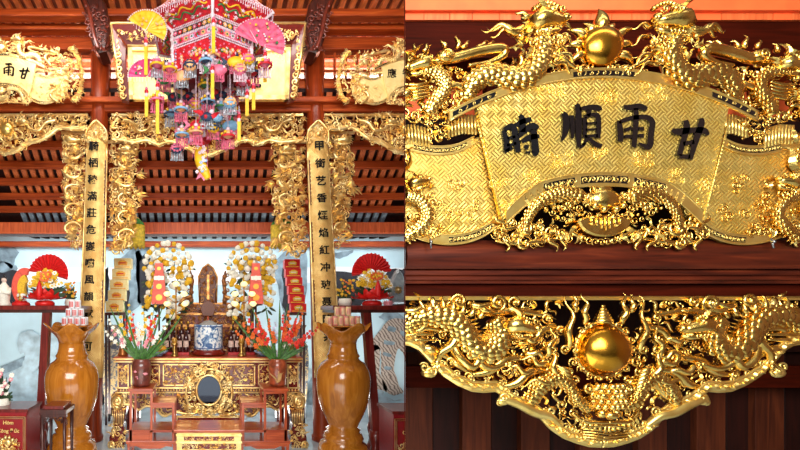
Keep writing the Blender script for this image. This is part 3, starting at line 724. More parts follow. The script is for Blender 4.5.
# beams across the row of columns
XL, XR = -140, 560
def hbeam(v0, v1, Y0, Y1, mat, lb, bev=.012): return tbox('beam', mat, XL, XR, v0, v1, Y0, Y1, lb, bev)
hbeam(101, 111, 5.22, 5.42, W_HALLX, 'big red beam carrying the gilded boards')
hbeam(96, 101.5, 5.14, 5.40, W_HALLX, 'ledge moulding on top of the big red beam')
hbeam(111, 116, 5.27, 5.38, W_DARK, 'dark strip under the big red beam from which the friezes hang')
hbeam(80, 92, 5.34, 5.44, W_HALLX, 'lower rail of the lattice windows')
hbeam(92, 97, 5.36, 5.42, W_DEEP, 'dark recess board under the lattice windows')
hbeam(37, 49, 5.30, 5.46, W_HALLX, 'upper rail over the lattice windows')
hbeam(8, 15.5, 4.95, 5.08, W_HALLX, 'front purlin of the upper ceiling')
hbeam(23, 29, 5.16, 5.3, W_HALLX, 'second purlin of the upper ceiling')
hbeam(27, 38, 5.92, 5.98, W_SALM, 'salmon painted strip above the lattice windows', 0)
# upper ceiling with rafters
m = MB(); z0 = at(0, 8, 5.0).z+.14; z1 = at(0, 23, 5.3).z+.12
m.hexa([(-4.6,2.9,z0+.28),(4.6,2.9,z0+.28),(4.6,5.7,z1-.03),(-4.6,5.7,z1-.03),(-4.6,2.9,z0+.33),(4.6,2.9,z0+.33),(4.6,5.7,z1+.02),(-4.6,5.7,z1+.02)])
struct(m.build('ceiling', plain('brown_ceiling_board', (120, 50, 20), .6)), 'orange boarded ceiling over the front of the hall')
rg = random.Random(9)
raft = None
def rafter(x, ya, za, yb, zb, w, h, mat, lb, gp, mesh=[None]):
    m = MB(); m.hexa([(x-w/2,ya,za-h),(x+w/2,ya,za-h),(x+w/2,yb,zb-h),(x-w/2,yb,zb-h),(x-w/2,ya,za),(x+w/2,ya,za),(x+w/2,yb,zb),(x-w/2,yb,zb)])
    return struct(m.build('rafter', mat), lb, gp)
zz = lambda y: (z0+.28)+(y-2.9)/(5.7-2.9)*((z1-.03)-(z0+.28))
for i in range(46):
    x = -2.8+i*.128; rafter(x, 4.3, zz(4.3), 5.64, zz(5.64), .06, .055, W_RAFT, 'rafter of the upper ceiling', 'rafters of the upper ceiling')
# lattice windows between the rails, salmon roof boarding lit by an added fill light behind
n = 0
for a, b in ((-100, 92), (110, 305), (323, 515)):
    n += 1; m = MB(frame(5.4)); k = int((b-a)/11)
    for i in range(k+1): m.box((a+(b-a)*i/k-1, 48, -.5), (a+(b-a)*i/k+1, 81, 2))
    m.box((a, 56, 0), (b, 58, 1.6)); m.box((a, 70.5, 0), (b, 72.5, 1.6)); m.box((a, 48, 0), (b, 49.5, 2)); m.box((a, 79.5, 0), (b, 81, 2))
    struct(m.build('window_%d' % n, W_HALLX), ['lattice window above the left bay', 'lattice window above the middle bay', 'lattice window above the right bay'][n-1])
m = MB(); a, b = at(0, 20, 6.2), at(0, 95, 6.2); m.hexa([(-4.6,6.2,b.z),(4.6,6.2,b.z),(4.6,6.24,b.z),(-4.6,6.24,b.z),(-4.6,6.2,a.z),(4.6,6.2,a.z),(4.6,6.24,a.z),(-4.6,6.24,a.z)])
struct(m.build('wall_clerestory', plain('pink_lit_boarding', (250, 168, 140), .6, var=.1)), 'pale salmon boarding behind the lattice windows')
for i, v in enumerate((52, 62, 75)): tbox('trim_%d' % (120+i), W_ORNG if i != 2 else M_WHITE, XL, XR, v, v+(5, 3, 3)[i], 6.1, 6.15, 'batten %s behind the lattice windows' % ('at the top', 'across the middle', 'pale, at the foot')[i], 0)
# rear roof slope going down behind the row of columns
def slope(v):
    """depth and height where the underside of the rear slope is seen at v"""
    za_, zb_ = ZC+(CY-118)*5.5/F, ZC+(CY-222)*6.75/F; k = (zb_-za_)/1.25
    Y = (za_-5.5*k-ZC)/((CY-v)/F-k); return Y, at(0, v, Y).z
ya, za = slope(100); yb, zb = slope(236)
m = MB(); m.hexa([(-4.6,ya,za+.1),(4.6,ya,za+.1),(4.6,yb,zb+.1),(-4.6,yb,zb+.1),(-4.6,ya,za+.15),(4.6,ya,za+.15),(4.6,yb,zb+.15),(-4.6,yb,zb+.15)])
struct(m.build('ceiling_rear', W_DEEP), 'rear roof slope, its dark boarding seen between the rafters')
ym, zm = slope(212)
M_SLATE = plain('slate_grey_tile', (108, 126, 140), .6, var=.2)
for i in range(46):
    x = -2.9+i*.128; rafter(x, ym, zm+.1, yb, zb+.1, .07, .05, M_SLATE, 'grey rafter end at the foot of the rear roof slope', 'grey rafter ends of the rear roof slope')
    rafter(x, ya, za+.1, ym, zm+.1, .07, .05, W_TILE, 'rafter of the rear roof slope', 'rafters of the rear roof slope')
for i, (v, h) in enumerate(((126,6),(142,5.5),(162,5.5),(179,5),(194,4.6),(207,4.6))):
    Y, z = slope(v); p = at(XL, v, Y); q = at(XR, v+h, Y); m = MB(); m.box((p.x, Y, q.z), (q.x, Y+.09, p.z+.02))
    struct(m.build('purlin', W_HALLX, bevel=.008), 'purlin number %d from the top under the rear roof slope' % (i+1))
hbeam(222, 233, 6.72, 6.84, W_ORNG, 'orange beam at the foot of the rear roof slope')
hbeam(233.5, 236, 6.8, 6.86, plain('grey_pipe', (110,120,126), .4), 'grey gutter line under the orange beam', 0)
hbeam(241, 246.5, 7.08, 7.2, W_HALLX, 'wall plate along the top of the back wall')
m = MB(); a = at(0, 234, 6.8); m.hexa([(-4.6,6.8,a.z+.03),(4.6,6.8,a.z+.03),(4.6,7.4,at(0,236,7.3).z),(-4.6,7.4,at(0,236,7.3).z),(-4.6,6.8,a.z+.07),(4.6,6.8,a.z+.07),(4.6,7.4,at(0,236,7.3).z+.04),(-4.6,7.4,at(0,236,7.3).z+.04)])
struct(m.build('ceiling_eave', W_RAFT), 'boarded eave between the orange beam and the back wall')
for i in range(36): rafter(-2.9+i*.17, 6.85, a.z+.03, 7.29, at(0,236,7.29).z, .07, .05, W_DEEP, 'rafter of the rear eave', 'rafters of the rear eave')
# painting on the back wall: white mist band, ink rocks, tigers
WY = 7.29
M_INK = plain('grey_ink_wash', (132, 156, 170), .7, var=.3, nscale=6); M_INKD = plain('dark_ink', (38, 40, 48), .7, var=.3, nscale=8)
M_INKL = plain('pale_ink_wash', (178, 204, 216), .7, var=.2, nscale=5)
def stripes(name):
    m, nt, b = nmat(name); w = N(nt, 'ShaderNodeTexWave', i_Scale=5.5, i_Distortion=7., i_Detail=2.); nt.links.new(coords(nt, (1, 1, 1.6), (0, .4, 0)), w.inputs['Vector'])
    nt.links.new(ramp(nt, w.outputs['Fac'], [(.1, (104, 92, 84)), (.3, (164, 150, 140)), (.8, (190, 178, 166))]), b.inputs['Base Color']); b.inputs['Roughness'].default_value = .7; return m
M_TIGER = stripes('tiger_fur_paint')
mural = thing('mural', 'ink mural of tigers and rocks painted on the pale blue back wall', 'mural', tuple(at(205, 330, WY)))
def patch(name, polys, mat, w=0., rough=6, jit=1.2, seed=1, parent=None):
    r = random.Random(seed)
    for P in polys:
        m = MB(frame(WY)); Q = smooth_path(list(P)+[P[0]], rough)[:-1]; Q = [(p[0]+r.uniform(-jit, jit), p[1]+r.uniform(-jit, jit)) for p in Q]; m.prism(Q, w, w+.12); m.build(name, mat, parent or mural)
patch('mist', [[(-90,270),(60,267),(205,270),(330,267),(500,271),(500,284),(330,283),(205,285),(60,282),(-90,286)]], M_WHITE, 0, 3, .6)
patch('distant_rock', [[(-20,247),(10,248),(18,252),(12,268),(0,262),(-20,272)],[(333,252),(352,250),(348,256),(336,258)],[(272,262),(290,249),(306,248),(306,300),(284,310)],[(116,268),(128,250),(140,249),(142,300),(122,312)],[(136,252),(150,249),(152,300),(138,300)],[(0,262),(16,266),(12,280),(0,282)]], M_INK, .15, 4, 1.5, 2)
patch('dark_rock', [[(-20,276),(20,272),(24,300),(-20,306)],[(332,272),(364,276),(360,306),(330,306)],[(116,276),(126,270),(128,308),(114,312)],[(282,268),(296,262),(300,308),(284,312)],[(386,272),(410,270),(412,300),(390,298)],[(100,272),(108,268),(108,300),(101,300)],[(140,262),(150,258),(150,306),(141,306)]], M_INKD, .3, 5, 2, 3)
patch('lower_rock', [[(-30,392),(0,372),(24,366),(46,380),(60,374),(100,392),(110,404),(-30,408)],[(96,360),(108,372),(122,378),(122,404),(96,404)],[(290,372),(306,366),(320,378),(340,400),(290,404)],[(360,380),(380,372),(384,396),(410,400),(350,405)]], M_INKL, .15, 5, 2.5, 4)
patch('brush_mark', [[(0,366),(40,350),(44,354),(6,374)],[(52,388),(84,372),(86,376),(54,394)],[(96,390),(118,376),(118,381),(98,396)],[(300,392),(316,372),(318,376),(306,398)],[(205,396),(235,388),(236,392),(206,400)],[(138,384),(150,372),(152,376),(140,390)],[(378,316),(392,312),(404,318),(402,326),(386,322)]], M_INK, .4, 4, 1, 5)
patch('tiger', [[(386,322),(398,318),(420,330),(420,372),(408,366),(402,352),(397,350),(394,368),(398,384),(403,392),(394,395),(386,392),(383,388),(381,370),(380,350),(372,352),(372,340),(380,330)],[(372,345),(380,348),(379,372),(388,390),(376,388),(372,380)],
   ], M_TIGER, .5, 5, .6, 6)
patch('crouching_shape', [[(20,334),(30,330),(42,336),(46,330),(60,340),(58,372),(46,376),(40,366),(34,372),(14,386),(2,388),(8,378),(20,368),(26,356),(18,350)]], M_INKL, .5, 5, 1.2, 6)
patch('tiger_stripe', [[(388,326),(396,328),(394,332),(387,330)],[(384,340),(394,342),(393,345),(384,344)],[(383,352),(391,354),(390,357),(383,355)],[(384,366),(391,367),(390,370),(384,369)],[(400,330),(408,334),(406,338),(400,334)]], M_INK, .8, 3, .3, 7)

# ------------------------------------------------------------------ carved brackets at the heads of the columns
def bracket(u, mir, lb):
    T = (lambda p: at(p[0], p[1], 4.9, p[2])) if mir is None else frame(4.9, mir)
    t = thing('carved_bracket', lb, 'bracket', tuple(at(u, 25, 5.1)))
    m = MB(T); m.prism([(78,-6),(100,-6),(106,4),(109,20),(108,40),(106,50),(98,52),(93,47),(89,34),(87,18),(82,4)], -23, 0, ins=2); m.build('arm', W_BLK, t)
    m = MB(T); m.fill([(83,8),(104,8),(108,30),(106,52),(97,54),(90,40),(87,20)], 46, 2.6, 4.6, 0, 3, 'csflb', 1.5)
    m.tube(smooth_path([(82,-4,1),(90,14,2),(94,34,2),(99,50,2)]), 2., 7); m.build('scroll_carving', plain('dark_carving', (104, 40, 26), .3, coat=.4), t)
bracket(96, None, 'dark carved bracket at the head of the left column'); bracket(314, 207.5, 'dark carved bracket at the head of the right column')

# ------------------------------------------------------------------ gilded boards on the beam
bl = thing('inscribed_board', 'pale gilded fan-shaped board with 甘雨 visible, on the beam above the left bay', 'signboard', tuple(at(1, 101, 5.1)), 'fan-shaped inscribed boards')
def scaled(uc, vc, Y, k, mirror=1):
    o = at(uc, vc, Y); s = Y/F*k
    return lambda p: Vector((o.x+(p[0]-603)*s*mirror, o.y-(p[2] if len(p) > 2 else 0.)*s, o.z-(p[1]-130)*s))
HM = (G_HALLB, G_HALL, G_HALL, G_HALL)
big_board(bl, scaled(1, 71.5, 5.06, .285), scaled(1, 71.5, 5.06, .285, -1), HM, False, None, True, None, 1)
br = thing('inscribed_board', 'pale gilded fan-shaped board with 應 visible, on the beam above the right bay', 'signboard', tuple(at(412, 101, 5.1)), 'fan-shaped inscribed boards')
big_board(br, scaled(415, 74, 5.06, .27), scaled(415, 74, 5.06, .27, -1), HM, False, None, True, [('應', 514, 131, 34, 5, 8, .012), ('必', 570, 120, 34, 5, 8, .012), ('求', 634, 120, 34, 5, 8, .012), ('有', 692, 131, 34, 5, 8, .012)], 2)
def centre_board():
    t = thing('inscribed_board', 'rectangular gilded board in a carved frame behind the hanging lantern', 'signboard', tuple(at(208, 101, 5.0)))
    Y = 5.0; T = frame(Y)
    # leaning forward: top edge nearer
    def TL(p):
        q = T(p); return Vector((q.x, q.y-(98-p[1])*Y/F*.16, q.z))
    m = MB(TL); m.box((132, 56, 0), (286, 100, 3)); pn = m.build('panel', G_HALLB, t)
    m = MB(TL)
    for a, b in (((130,54),(288,58)),((130,98),(288,102)),((130,54),(134,102)),((284,54),(288,102))): m.box((a[0],a[1],1),(b[0],b[1],6))
    m.build('inner_frame', G_HALL, t)
    m = MB(TL)                                                            # splayed outer frame: top and sides
    m.hexa([(116,40,14),(300,40,14),(288,54,5),(130,54,5),(116,38,10),(300,38,10),(288,52,0),(130,52,0)])
    for sg in (1, -1):
        X = lambda a: 208+sg*(a-208)
        m.fill([(X(289),56),(X(300),43),(X(293),100),(X(287),100)], 44, 1.8, 3.2, 7, 6, 'csfl', 2) if False else m.hexa([(X(288),54,5),(X(300),40,14),(X(292),101,6),(X(286),102,5),(X(289),52,0),(X(302),38,10),(X(294),103,2),(X(287),104,0)])
    of = m.build('outer_frame', plain('maroon_lacquer', (104, 26, 16), .3, coat=.4), t)
    m = MB(TL); rng = random.Random(8)
    m.fill([(119,41),(298,41),(287,53),(131,53)], 130, 1.8, 3.2, 10, 5, 'csfl', 2)
    for i in range(0):
        m.curl(122+i*6, 47+rng.uniform(-2, 2), 3.4, rng.uniform(0, 6), rng.choice((-1, 1)), 1.1, 1.3, 10)
    for a, b in (((116,39,14),(300,39,14)),((130,54,6),(288,54,6))): m.tube([a, b], 1.1, 6)
    for sg in (1, -1):
        X = lambda a: 208+sg*(a-208)
        for i in range(10):
            m.curl(X(297-i*.6), 46+i*6, 3.4, rng.uniform(0, 6), rng.choice((-1, 1)), 1.2, 1.3, 9)
            m.spray(X(299-i*.7), 46+i*5.6, 0 if sg > 0 else PI, 5, 1.2, 3, 1.6, 6, rng)
        m.tube([(X(300),39,14),(X(293),102,6)], 1.1, 6)
    m.build('frame_carving', G_HALL, of)
    for ch, u in (('莊',250),('聖',224),('萬',196),('福',166)):
        m = MB(TL); put_glyph(m, ch, u, 78, 27, 3, 5, .012, .8); m.build('character', INK, t)
centre_board()

# ------------------------------------------------------------------ pierced gilded friezes of the three bays
def hall_frieze(lb, us, edge, Y=5.24, ball=None, seed=1, group='pierced friezes of the hall'):
    """edge: lower outline from us[0] to us[1]"""
    rng = random.Random(seed); T = frame(Y); u0, u1 = us
    t = thing('carved_frieze', lb, 'frieze', tuple(at((u0+u1)/2, 116, Y)), group)
    m = MB(T); m.box((u0, 114.5, -1), (u1, 116.5, 2)); m.build('top_rail', G_HALL, t)
    E = smooth_path(edge, 8); m = MB(T); m.tube([(p[0], p[1], 1.5) for p in E], 1.9, 7); m.tube([(p[0], p[1]-2.6, 1.5) for p in E], .9, 5)
    for i in range(3, len(E)-2, 6): m.curl(E[i][0], E[i][1]+.5, 2.6, rng.uniform(0, 6), rng.choice((-1, 1)), 1., 1.3, 2)
    m.build('scalloped_border', G_HALL, t)
    poly = [(u0, 117), (u1, 117)]+[(p[0], p[1]-1.5) for p in reversed(E)]
    area_ = abs(sum(poly[i][0]*poly[(i+1)%len(poly)][1]-poly[(i+1)%len(poly)][0]*poly[i][1] for i in range(len(poly))))/2
    m = MB(T); m.fill(poly, int(area_/17), 2.6, 5., 0, seed, 'csflts', 3); m.fill(poly, int(area_/50), 3, 5.5, -2.5, seed+50, 'csl', 2); m.build('scroll_carving', G_HALL, t)
    for (cu, d) in ([] if ball is None else [(ball+26, -1), (ball-26, 1)])+([(u0+34, 1), (u1-34, -1)] if ball is None else []):
        if not (u0-5 < cu < u1+5): continue
        m = MB(T); body(m, [(cu-d*22,121,2),(cu-d*13,124,3),(cu-d*7,132,4),(cu+d*2,131,4),(cu+d*6,124,4)], lambda t: 1.9-.5*t, fins=True, sc=False, finlen=2.); dragon_head(m, cu+d*10, 124, 8, d, 3, rng); m.build('dragon', G_HALL, t)
    if ball is not None:
        m = MB(T); m.ball((ball, 130, 3), 7, 20, 12, (1,1,.7)); b = m.build('ball', G_BAND, t)
        m = MB(T)
        for i in range(14): a = 2*PI*i/14; m.flame(ball+7*math.cos(a), 130+7*math.sin(a), a, 6, 1.6, 2, .1, 1)
        m.build('flame_rim', G_HALL, b)
hall_frieze('pierced gilded frieze of the left bay with a gold ball', (-72, 88), [(-72,128),(-52,127),(-40,131),(-26,140),(-12,148),(6,153.5),(18,151),(28,144),(40,141),(50,136),(60,129),(74,130),(88,129)], ball=8, seed=5)
hall_frieze('pierced gilded frieze of the middle bay behind the lantern tassels', (112, 303), [(112,140),(124,141),(134,143),(146,141),(158,145),(170,142),(182,146),(192,151),(208,156),(222,151),(234,145),(246,141),(258,145),(270,141),(282,143),(303,141)], seed=7)
hall_frieze('pierced gilded frieze of the right bay above the glass ornaments', (324, 486), [(324,129),(338,130),(350,128),(358,132),(368,139),(380,143),(392,150),(406,154),(424,150),(438,141),(452,136),(468,129),(486,129)], ball=406, seed=9)
def drop(lb, poly, seed, Y=5.34):
    rng = random.Random(seed); T = frame(Y); us = [p[0] for p in poly]; vs_ = [p[1] for p in poly]
    t = thing('carved_drop', lb, 'carved panel', tuple(at(sum(us)/len(us), min(vs_), Y)), 'carved drops beside the columns')
    m = MB(T); n = int((max(vs_)-min(vs_))*(max(us)-min(us))/15)
    m.fill(poly, int(n*.85), 2.6, 5., 0, seed, 'csfls', 3); m.fill(poly, int(n*.35), 3.4, 5.6, -2.5, seed+9, 'csl', 2); m.build('scroll_carving', G_HALL, t)
    uc = sum(us)/len(us); h = max(vs_)-min(vs_); wv = (max(us)-min(us))*.26
    m = MB(T); P = [(uc+wv*1.3*math.sin(k*2.1), min(vs_)+8+h*.11*k, 4+math.sin(k)) for k in range(8)]
    dragon_head(m, P[0][0], P[0][1]-2, 10, 1 if seed % 2 else -1, 3, rng)
    for i in range(14): m.spray(uc+rng.uniform(-wv, wv)*1.6, min(vs_)+12+h*.86*i/14, rng.uniform(0, 6.3), rng.uniform(8, 12), 1.7, 4, 1.5, 3, rng)
    for i in range(5):
        v = min(vs_)+12+h*.17*i; m.tube([(uc+8*math.cos(a), v+6+6*math.sin(a), 3) for a in linspace(.5*i, .5*i+4.4, 13)], lambda t: 1.9*math.sin(PI*(.15+.8*t)), 7)
    m.build('dragon', G_HALL, t)
    m = MB(T); cl = (min(us), max(us))
    m.box((cl[0]-2, min(vs_)-4, 0), (cl[1]+2, min(vs_)-1.5, 2.5)); m.build('top_rail', G_HALL, t)
drop('gilded carved drop on the left of the left couplet board', [(66,136),(85,136),(84,180),(85,232),(78,246),(70,240),(68,215),(66,190),(64,165)], 11)
drop('gilded carved drop between the left couplet board and the middle bay', [(112,145),(138,146),(136,165),(133,182),(139,195),(134,210),(133,230),(128,246),(120,252),(112,250),(110,200)], 12)
drop('gilded carved drop between the middle bay and the right couplet board', [(274,146),(302,145),(303,200),(305,250),(296,256),(286,248),(281,230),(276,210),(273,194),(280,182),(275,165)], 13)
drop('gilded carved drop on the right of the right couplet board', [(328,136),(348,138),(352,165),(350,190),(346,215),(345,240),(338,247),(333,232),(330,180)], 14)

# ------------------------------------------------------------------ couplet boards on the columns
def couplet(lb, top, bot, chars, cart, seed):
    """top, bot: (left, right, v); a convex board that follows the column"""
    t = thing('couplet_board', lb, 'couplet board', tuple(at((bot[0]+bot[1])/2, bot[2], 5.12)), 'couplet boards')
    Y = 5.12; T = frame(Y); sd = 1 if top[0] < 200 else -1
    f = lambda k, v: (lambda a: top[0]*(1-a)+bot[0]*a+(top[1]-top[0]+(bot[1]-bot[0]-top[1]+top[0])*a)*k)((v-top[2])/(bot[2]-top[2]))
    def arc(k): return 7*math.sin(PI*(.12+.76*k))-5
    m = MB(T); n = 10; vs_ = linspace(top[2], bot[2], 12); V = []; Q = []
    for v in vs_:
        for i in range(n+1): V.append((f(i/n, v), v, arc(i/n)))
    for j in range(11):
        for i in range(n): a = j*(n+1)+i; Q.append((a, a+1, a+n+2, a+n+1))
    m.add(V, Q)
    pn = m.build('panel', G_COUP, t); sol = pn.modifiers.new('s', 'SOLIDIFY'); sol.thickness = .02; sol.offset = 0
    m = MB(T)
    for k in (0, 1): m.tube([(f(k, v), v, arc(k)+.3) for v in vs_], 1.0, 6)
    for k in (.12, .88): m.tube([(f(k, v), v, arc(k)+.3) for v in vs_], .45, 5)
    m.build('edge_moulding', G_HALL, t)
    m = MB(T); w = top[1]-top[0]; uc = (top[0]+top[1])/2; v = top[2]
    m.prism([(uc-w*.52,v+3),(uc-w*.56,v-6),(uc-w*.42,v-12),(uc-w*.15,v-16),(uc,v-18),(uc+w*.15,v-16),(uc+w*.42,v-12),(uc+w*.56,v-6),(uc+w*.52,v+3)], -3, 1, ins=.8)
    m.tube(smooth_path([(uc-w*.54,v+2,1),(uc-w*.5,v-8,2),(uc-w*.2,v-15,3),(uc,v-18,3),(uc+w*.2,v-15,3),(uc+w*.5,v-8,2),(uc+w*.54,v+2,1)]), 1.1, 6)
    m.fill([(uc-w*.45,v+2),(uc-w*.45,v-8),(uc,v-15),(uc+w*.45,v-8),(uc+w*.45,v+2)], 22, 2, 3.6, 1, seed, 'csl', 1); m.ball((uc, v-5, 2), 3, 9, 6); m.flame(uc, v-16, -PI/2, 5, 1.3, 1, 0)
    m.build('crest', G_HALL, t)
    for i, ch in enumerate(chars):
        v = top[2]+7+i*cart; kk = .40 if sd > 0 else .52; m = MB(T); put_glyph(m, ch, f(kk, v), v, 9.2, arc(kk)-.5, arc(kk)+1.9, .012, 1.05, .03*sd); m.build('character', INKM, t)
    ml, mg = MB(T), MB(T)
    for va, vb in ((160,205),(222,262),(280,322)):
        k = .9 if sd > 0 else .1
        ml.prism([(f(k, va)-1.6,va),(f(k, va)+1.6,va),(f(k, vb)+1.6,vb),(f(k, vb)-1.6,vb)], arc(k)-.5, arc(k)+.6)
        for v in range(va+3, vb-1, 4): mg.curl(f(k, v), v, 1.2, v, 1, .45, 1.1, arc(k)+.8)
    cg = ml.build('cartouche', plain('maroon_cartouche', (96, 34, 22), .4), t); mg.build('scrollwork', G_HALL, cg)
couplet('gilded couplet board on the left column, reading 騎栖稜 downward', (87, 106.5, 140), (77, 102, 378), '騎栖稜滿莊危變嘯風韻歎噴可', 16.6, 3)
couplet('gilded couplet board on the right column, reading 甲銜艺香 downward', (308, 327.5, 140), (316, 342, 378), '甲銜艺香煙焰紅冲玻聂降共', 17.2, 4)
# ================================================================== furniture and offerings of the hall
ZT = at(0, 357, 5.0).z                                   # top of the altar
def W(u, v, Y): return tuple(at(u, v, Y))
def px(n, Y): return n*Y/F
def petals(mb, c, r, n=7, up=(0,-1,0), mi=None, cm=None):
    """a small open flower facing roughly toward -Y"""
    u = Vector(up).normalized(); a = u.cross(Vector((0, 0, 1)));
    if a.length < .1: a = Vector((1, 0, 0))
    a.normalize(); b = u.cross(a); c = Vector(c)
    if mi is not None: mb.mi = mi
    for i in range(n):
        t = 2*PI*i/n; d = a*math.cos(t)+b*math.sin(t); e = u.cross(d)
        p = [c, c+d*r*.55+e*r*.36+u*r*.16, c+d*r*1.02+u*r*.02, c+d*r*.55-e*r*.36+u*r*.16]
        mb.add([tuple(q) for q in p], [(0, 1, 2, 3)])
    if cm is not None: mb.mi = cm
    mb.ball(tuple(c+u*r*.15), r*.34, 6, 4)
def leafblade(mb, a, b, w, bend=(0,0,0), n=6):
    a, b, k = Vector(a), Vector(b), Vector(bend); P = [a+(b-a)*(i/n)+k*math.sin(PI*i/n) for i in range(n+1)]
    t = (b-a).normalized(); sd = t.cross(Vector((0, 1, 0))); sd = (sd if sd.length > .1 else Vector((1, 0, 0))).normalized()
    V = []; 
    for i, p in enumerate(P): h = w*math.sin(PI*(.12+.83*i/n)); V += [tuple(p-sd*h), tuple(p+Vector((0,-h*.5,0))), tuple(p+sd*h)]
    mb.add(V, [q for i in range(n) for q in ((3*i, 3*i+1, 3*i+4, 3*i+3), (3*i+1, 3*i+2, 3*i+5, 3*i+4))])
def fluffy(mb, c, r, n, rng, mis, sc=(1,1,1)):
    """a ball of many small flowers"""
    for i in range(n):
        d = Vector((rng.gauss(0,1), -abs(rng.gauss(0,.8)), rng.gauss(0,1))).normalized()
        p = (c[0]+d.x*r*sc[0]*rng.uniform(.7,1), c[1]+d.y*r*sc[1], c[2]+d.z*r*sc[2]*rng.uniform(.7,1)); petals(mb, p, rng.uniform(.012,.02)*r/.05, 6, tuple(d), rng.choice(mis))

# ---- big turned vases with cans piled in their rims
def big_vase(uc, lb):
    Y = 4.4; s = Y/F; c = W(uc, 467, Y); t = thing('wooden_vase', lb, 'vase', (c[0], Y, 0), 'turned wooden vases')
    P = [(22,465),(24,460),(24.3,450),(22.5,443),(18,440),(19.5,437),(18,433),(15,431),(16.5,428.5),(13.6,426),(15.4,421.5),(20.4,411),(24.2,399),(25.9,387),(26,377),(24.6,369.5),(21,363),(16,359.5),(14.6,357.5),(15.8,355.5),(14.2,353),(12.9,348),(12.6,343),(13.8,338.5),(18,333),(23,328.5),(25,326.5)]
    q = lambda v: ZC+(CY-v)*s
    m = MB(); m.lathe([(r*s, q(v)) for r, v in P[:23]], (c[0], Y, 0), 40); m.build('body', W_VASE, t)
    m = MB(); pr = [(r*s, q(v)) for r, v in P[22:]]+[((24)*s, q(326.5)), (15*s, q(333)), (11*s, q(341))]
    L = len(pr)
    def lob(j, a, r, h):
        k = min(1, j/4) if j < 5 else max(0, 1-(j-5)/3); return r*(1+.10*k*math.cos(5*a+.3)), h+k*4.2*s*math.cos(5*a+.3)
    m.lathe(pr, (c[0], Y, 0), 60, lobes=lob); m.build('wavy_rim', W_VASE, t)
    return c, s
cl, s_ = big_vase(72, 'honey-coloured turned wooden vase with white cans, by the left side table')
cr, s_ = big_vase(343, 'honey-coloured turned wooden vase with pink-labelled cans, by the right side table')
CANW = plain('white_can', (236, 236, 238), .3, var=.02); CANP = plain('pink_can_print', (226, 140, 130), .35, var=.1); CANL = plain('red_can_print', (206, 60, 50), .35); TIN = plain('tin_metal', (190,190,186), .3, 1.); CANG = plain('pale_gold_print', (236, 206, 150), .35)
def can(c, r, h, mats, lb, gp):
    t = thing('drink_can', lb, 'can', c, gp); m = MB(); m.lathe([(r*.86,0),(r,.05*h),(r,.93*h),(r*.86,h)], c, 16); m.build('can_body', mats[0], t)
    m = MB(); m.lathe([(r*.84,h),(r*.8,h*1.01),(0,h*.99)], c, 14); m.build('lid', TIN, t)
    m = MB(); a0 = -PI/2
    for da, w in ((-.5,.22),(.05,.2),(.55,.16)):
        V = []
        for i in range(4):
            a = a0+da+w*(i/3-.5)*2; V += [(c[0]+r*1.015*math.cos(a), c[1]+r*1.015*math.sin(a), c[2]+h*.16), (c[0]+r*1.015*math.cos(a), c[1]+r*1.015*math.sin(a), c[2]+h*.84)]
        m.add(V, [(2*i, 2*i+2, 2*i+3, 2*i+1) for i in range(3)])
    m.build('printed_label', mats[1], t); return t
tray = MB(); 
for c, nm in ((cl, 'white'), (cr, 'pink-labelled')):
    m = MB(); z = ZC+(CY-325.5)*s_; m.lathe([(.17, z-.012),(.185,z-.006),(.185,z),(0,z)], (c[0]+(.01 if nm == 'white' else 0), 4.4, 0), 28)
    tag(m.build('tray', W_VASE), 'round wooden tray laid in the rim of the vase under the %s cans' % nm, 'tray', 'trays in the vase rims')
    c0 = c[0]+(px(3.5, 4.4) if nm == 'white' else px(-1, 4.4)); r = px(2.7 if nm != 'white' else 3., 4.4); h = px(9.2 if nm != 'white' else 8.3, 4.4)
    rows = ((4,2),(3,1),(2,1)) if nm == 'white' else ((6,2),(3,1))
    for j, (n, d) in enumerate(rows):
        for k in range(n):
            for q in range(d):
                x = c0+(k-(n-1)/2)*r*2.06; y = 4.4-.05+q*r*2.1+(0 if d > 1 else r)
                where = ['in the bottom row', 'in the middle row' if nm == 'white' else 'in the top row', 'in the top row'][j]
                can((x, y, z+.002+j*h*1.012), r*.98, h, (CANW, CANL) if nm == 'white' else ((CANP, CANG) if k % 2 else (CANG, CANP)),
                    '%s can %s on the vase, %s from the left%s' % (nm, where, ['first','second','third','fourth','fifth','sixth'][k], '' if d == 1 else (', in front' if q == 0 else ', behind another')), '%s cans on the vase' % nm)
# ---- glass-topped side tables
def side_table(u0, u1, legs, lb, gp):
    Y0, Y1 = 4.5, 5.0; t = thing('side_table', lb, 'table', (at((u0+u1)/2, 308, 4.7).x, 4.7, 0), gp)
    a, b = at(u0, 305.5, Y0), at(u1, 310, Y0); m = MB(); m.box((a.x, Y0, b.z), (b.x, Y1, a.z)); m.build('tabletop', W_MAH, t, bevel=.008)
    m = MB(); m.box((a.x+.02, Y0+.02, b.z-.03), (b.x-.02, Y1-.02, b.z)); m.build('apron', W_BLK, t)
    for (ut, ub, Y) in legs:
        p = at(ut, 311, Y); q = at(ub, 311, Y); w = .042; m = MB()
        zb = .32; x2 = at(ub, 0, Y).x
        m.hexa([(x2-w,Y-.03,zb),(x2+w,Y-.03,zb),(x2+w,Y+.05,zb),(x2-w,Y+.05,zb),(p.x-w,Y-.03,p.z),(p.x+w,Y-.03,p.z),(p.x+w,Y+.05,p.z),(p.x-w,Y+.05,p.z)])
        m.lathe([(.075,0),(.085,.04),(.06,.1),(.05,.16),(.066,.22),(.075,.27),(.06,.33)], (x2, Y+.01, 0), 16); m.build('leg', W_MAH, t)
side_table(-90, 80, ((47,40,4.56),(47,42,4.9),(-80,-84,4.56),(-80,-84,4.9)), 'dark red side table on the left carrying flowers before a red fan', 'red side tables')
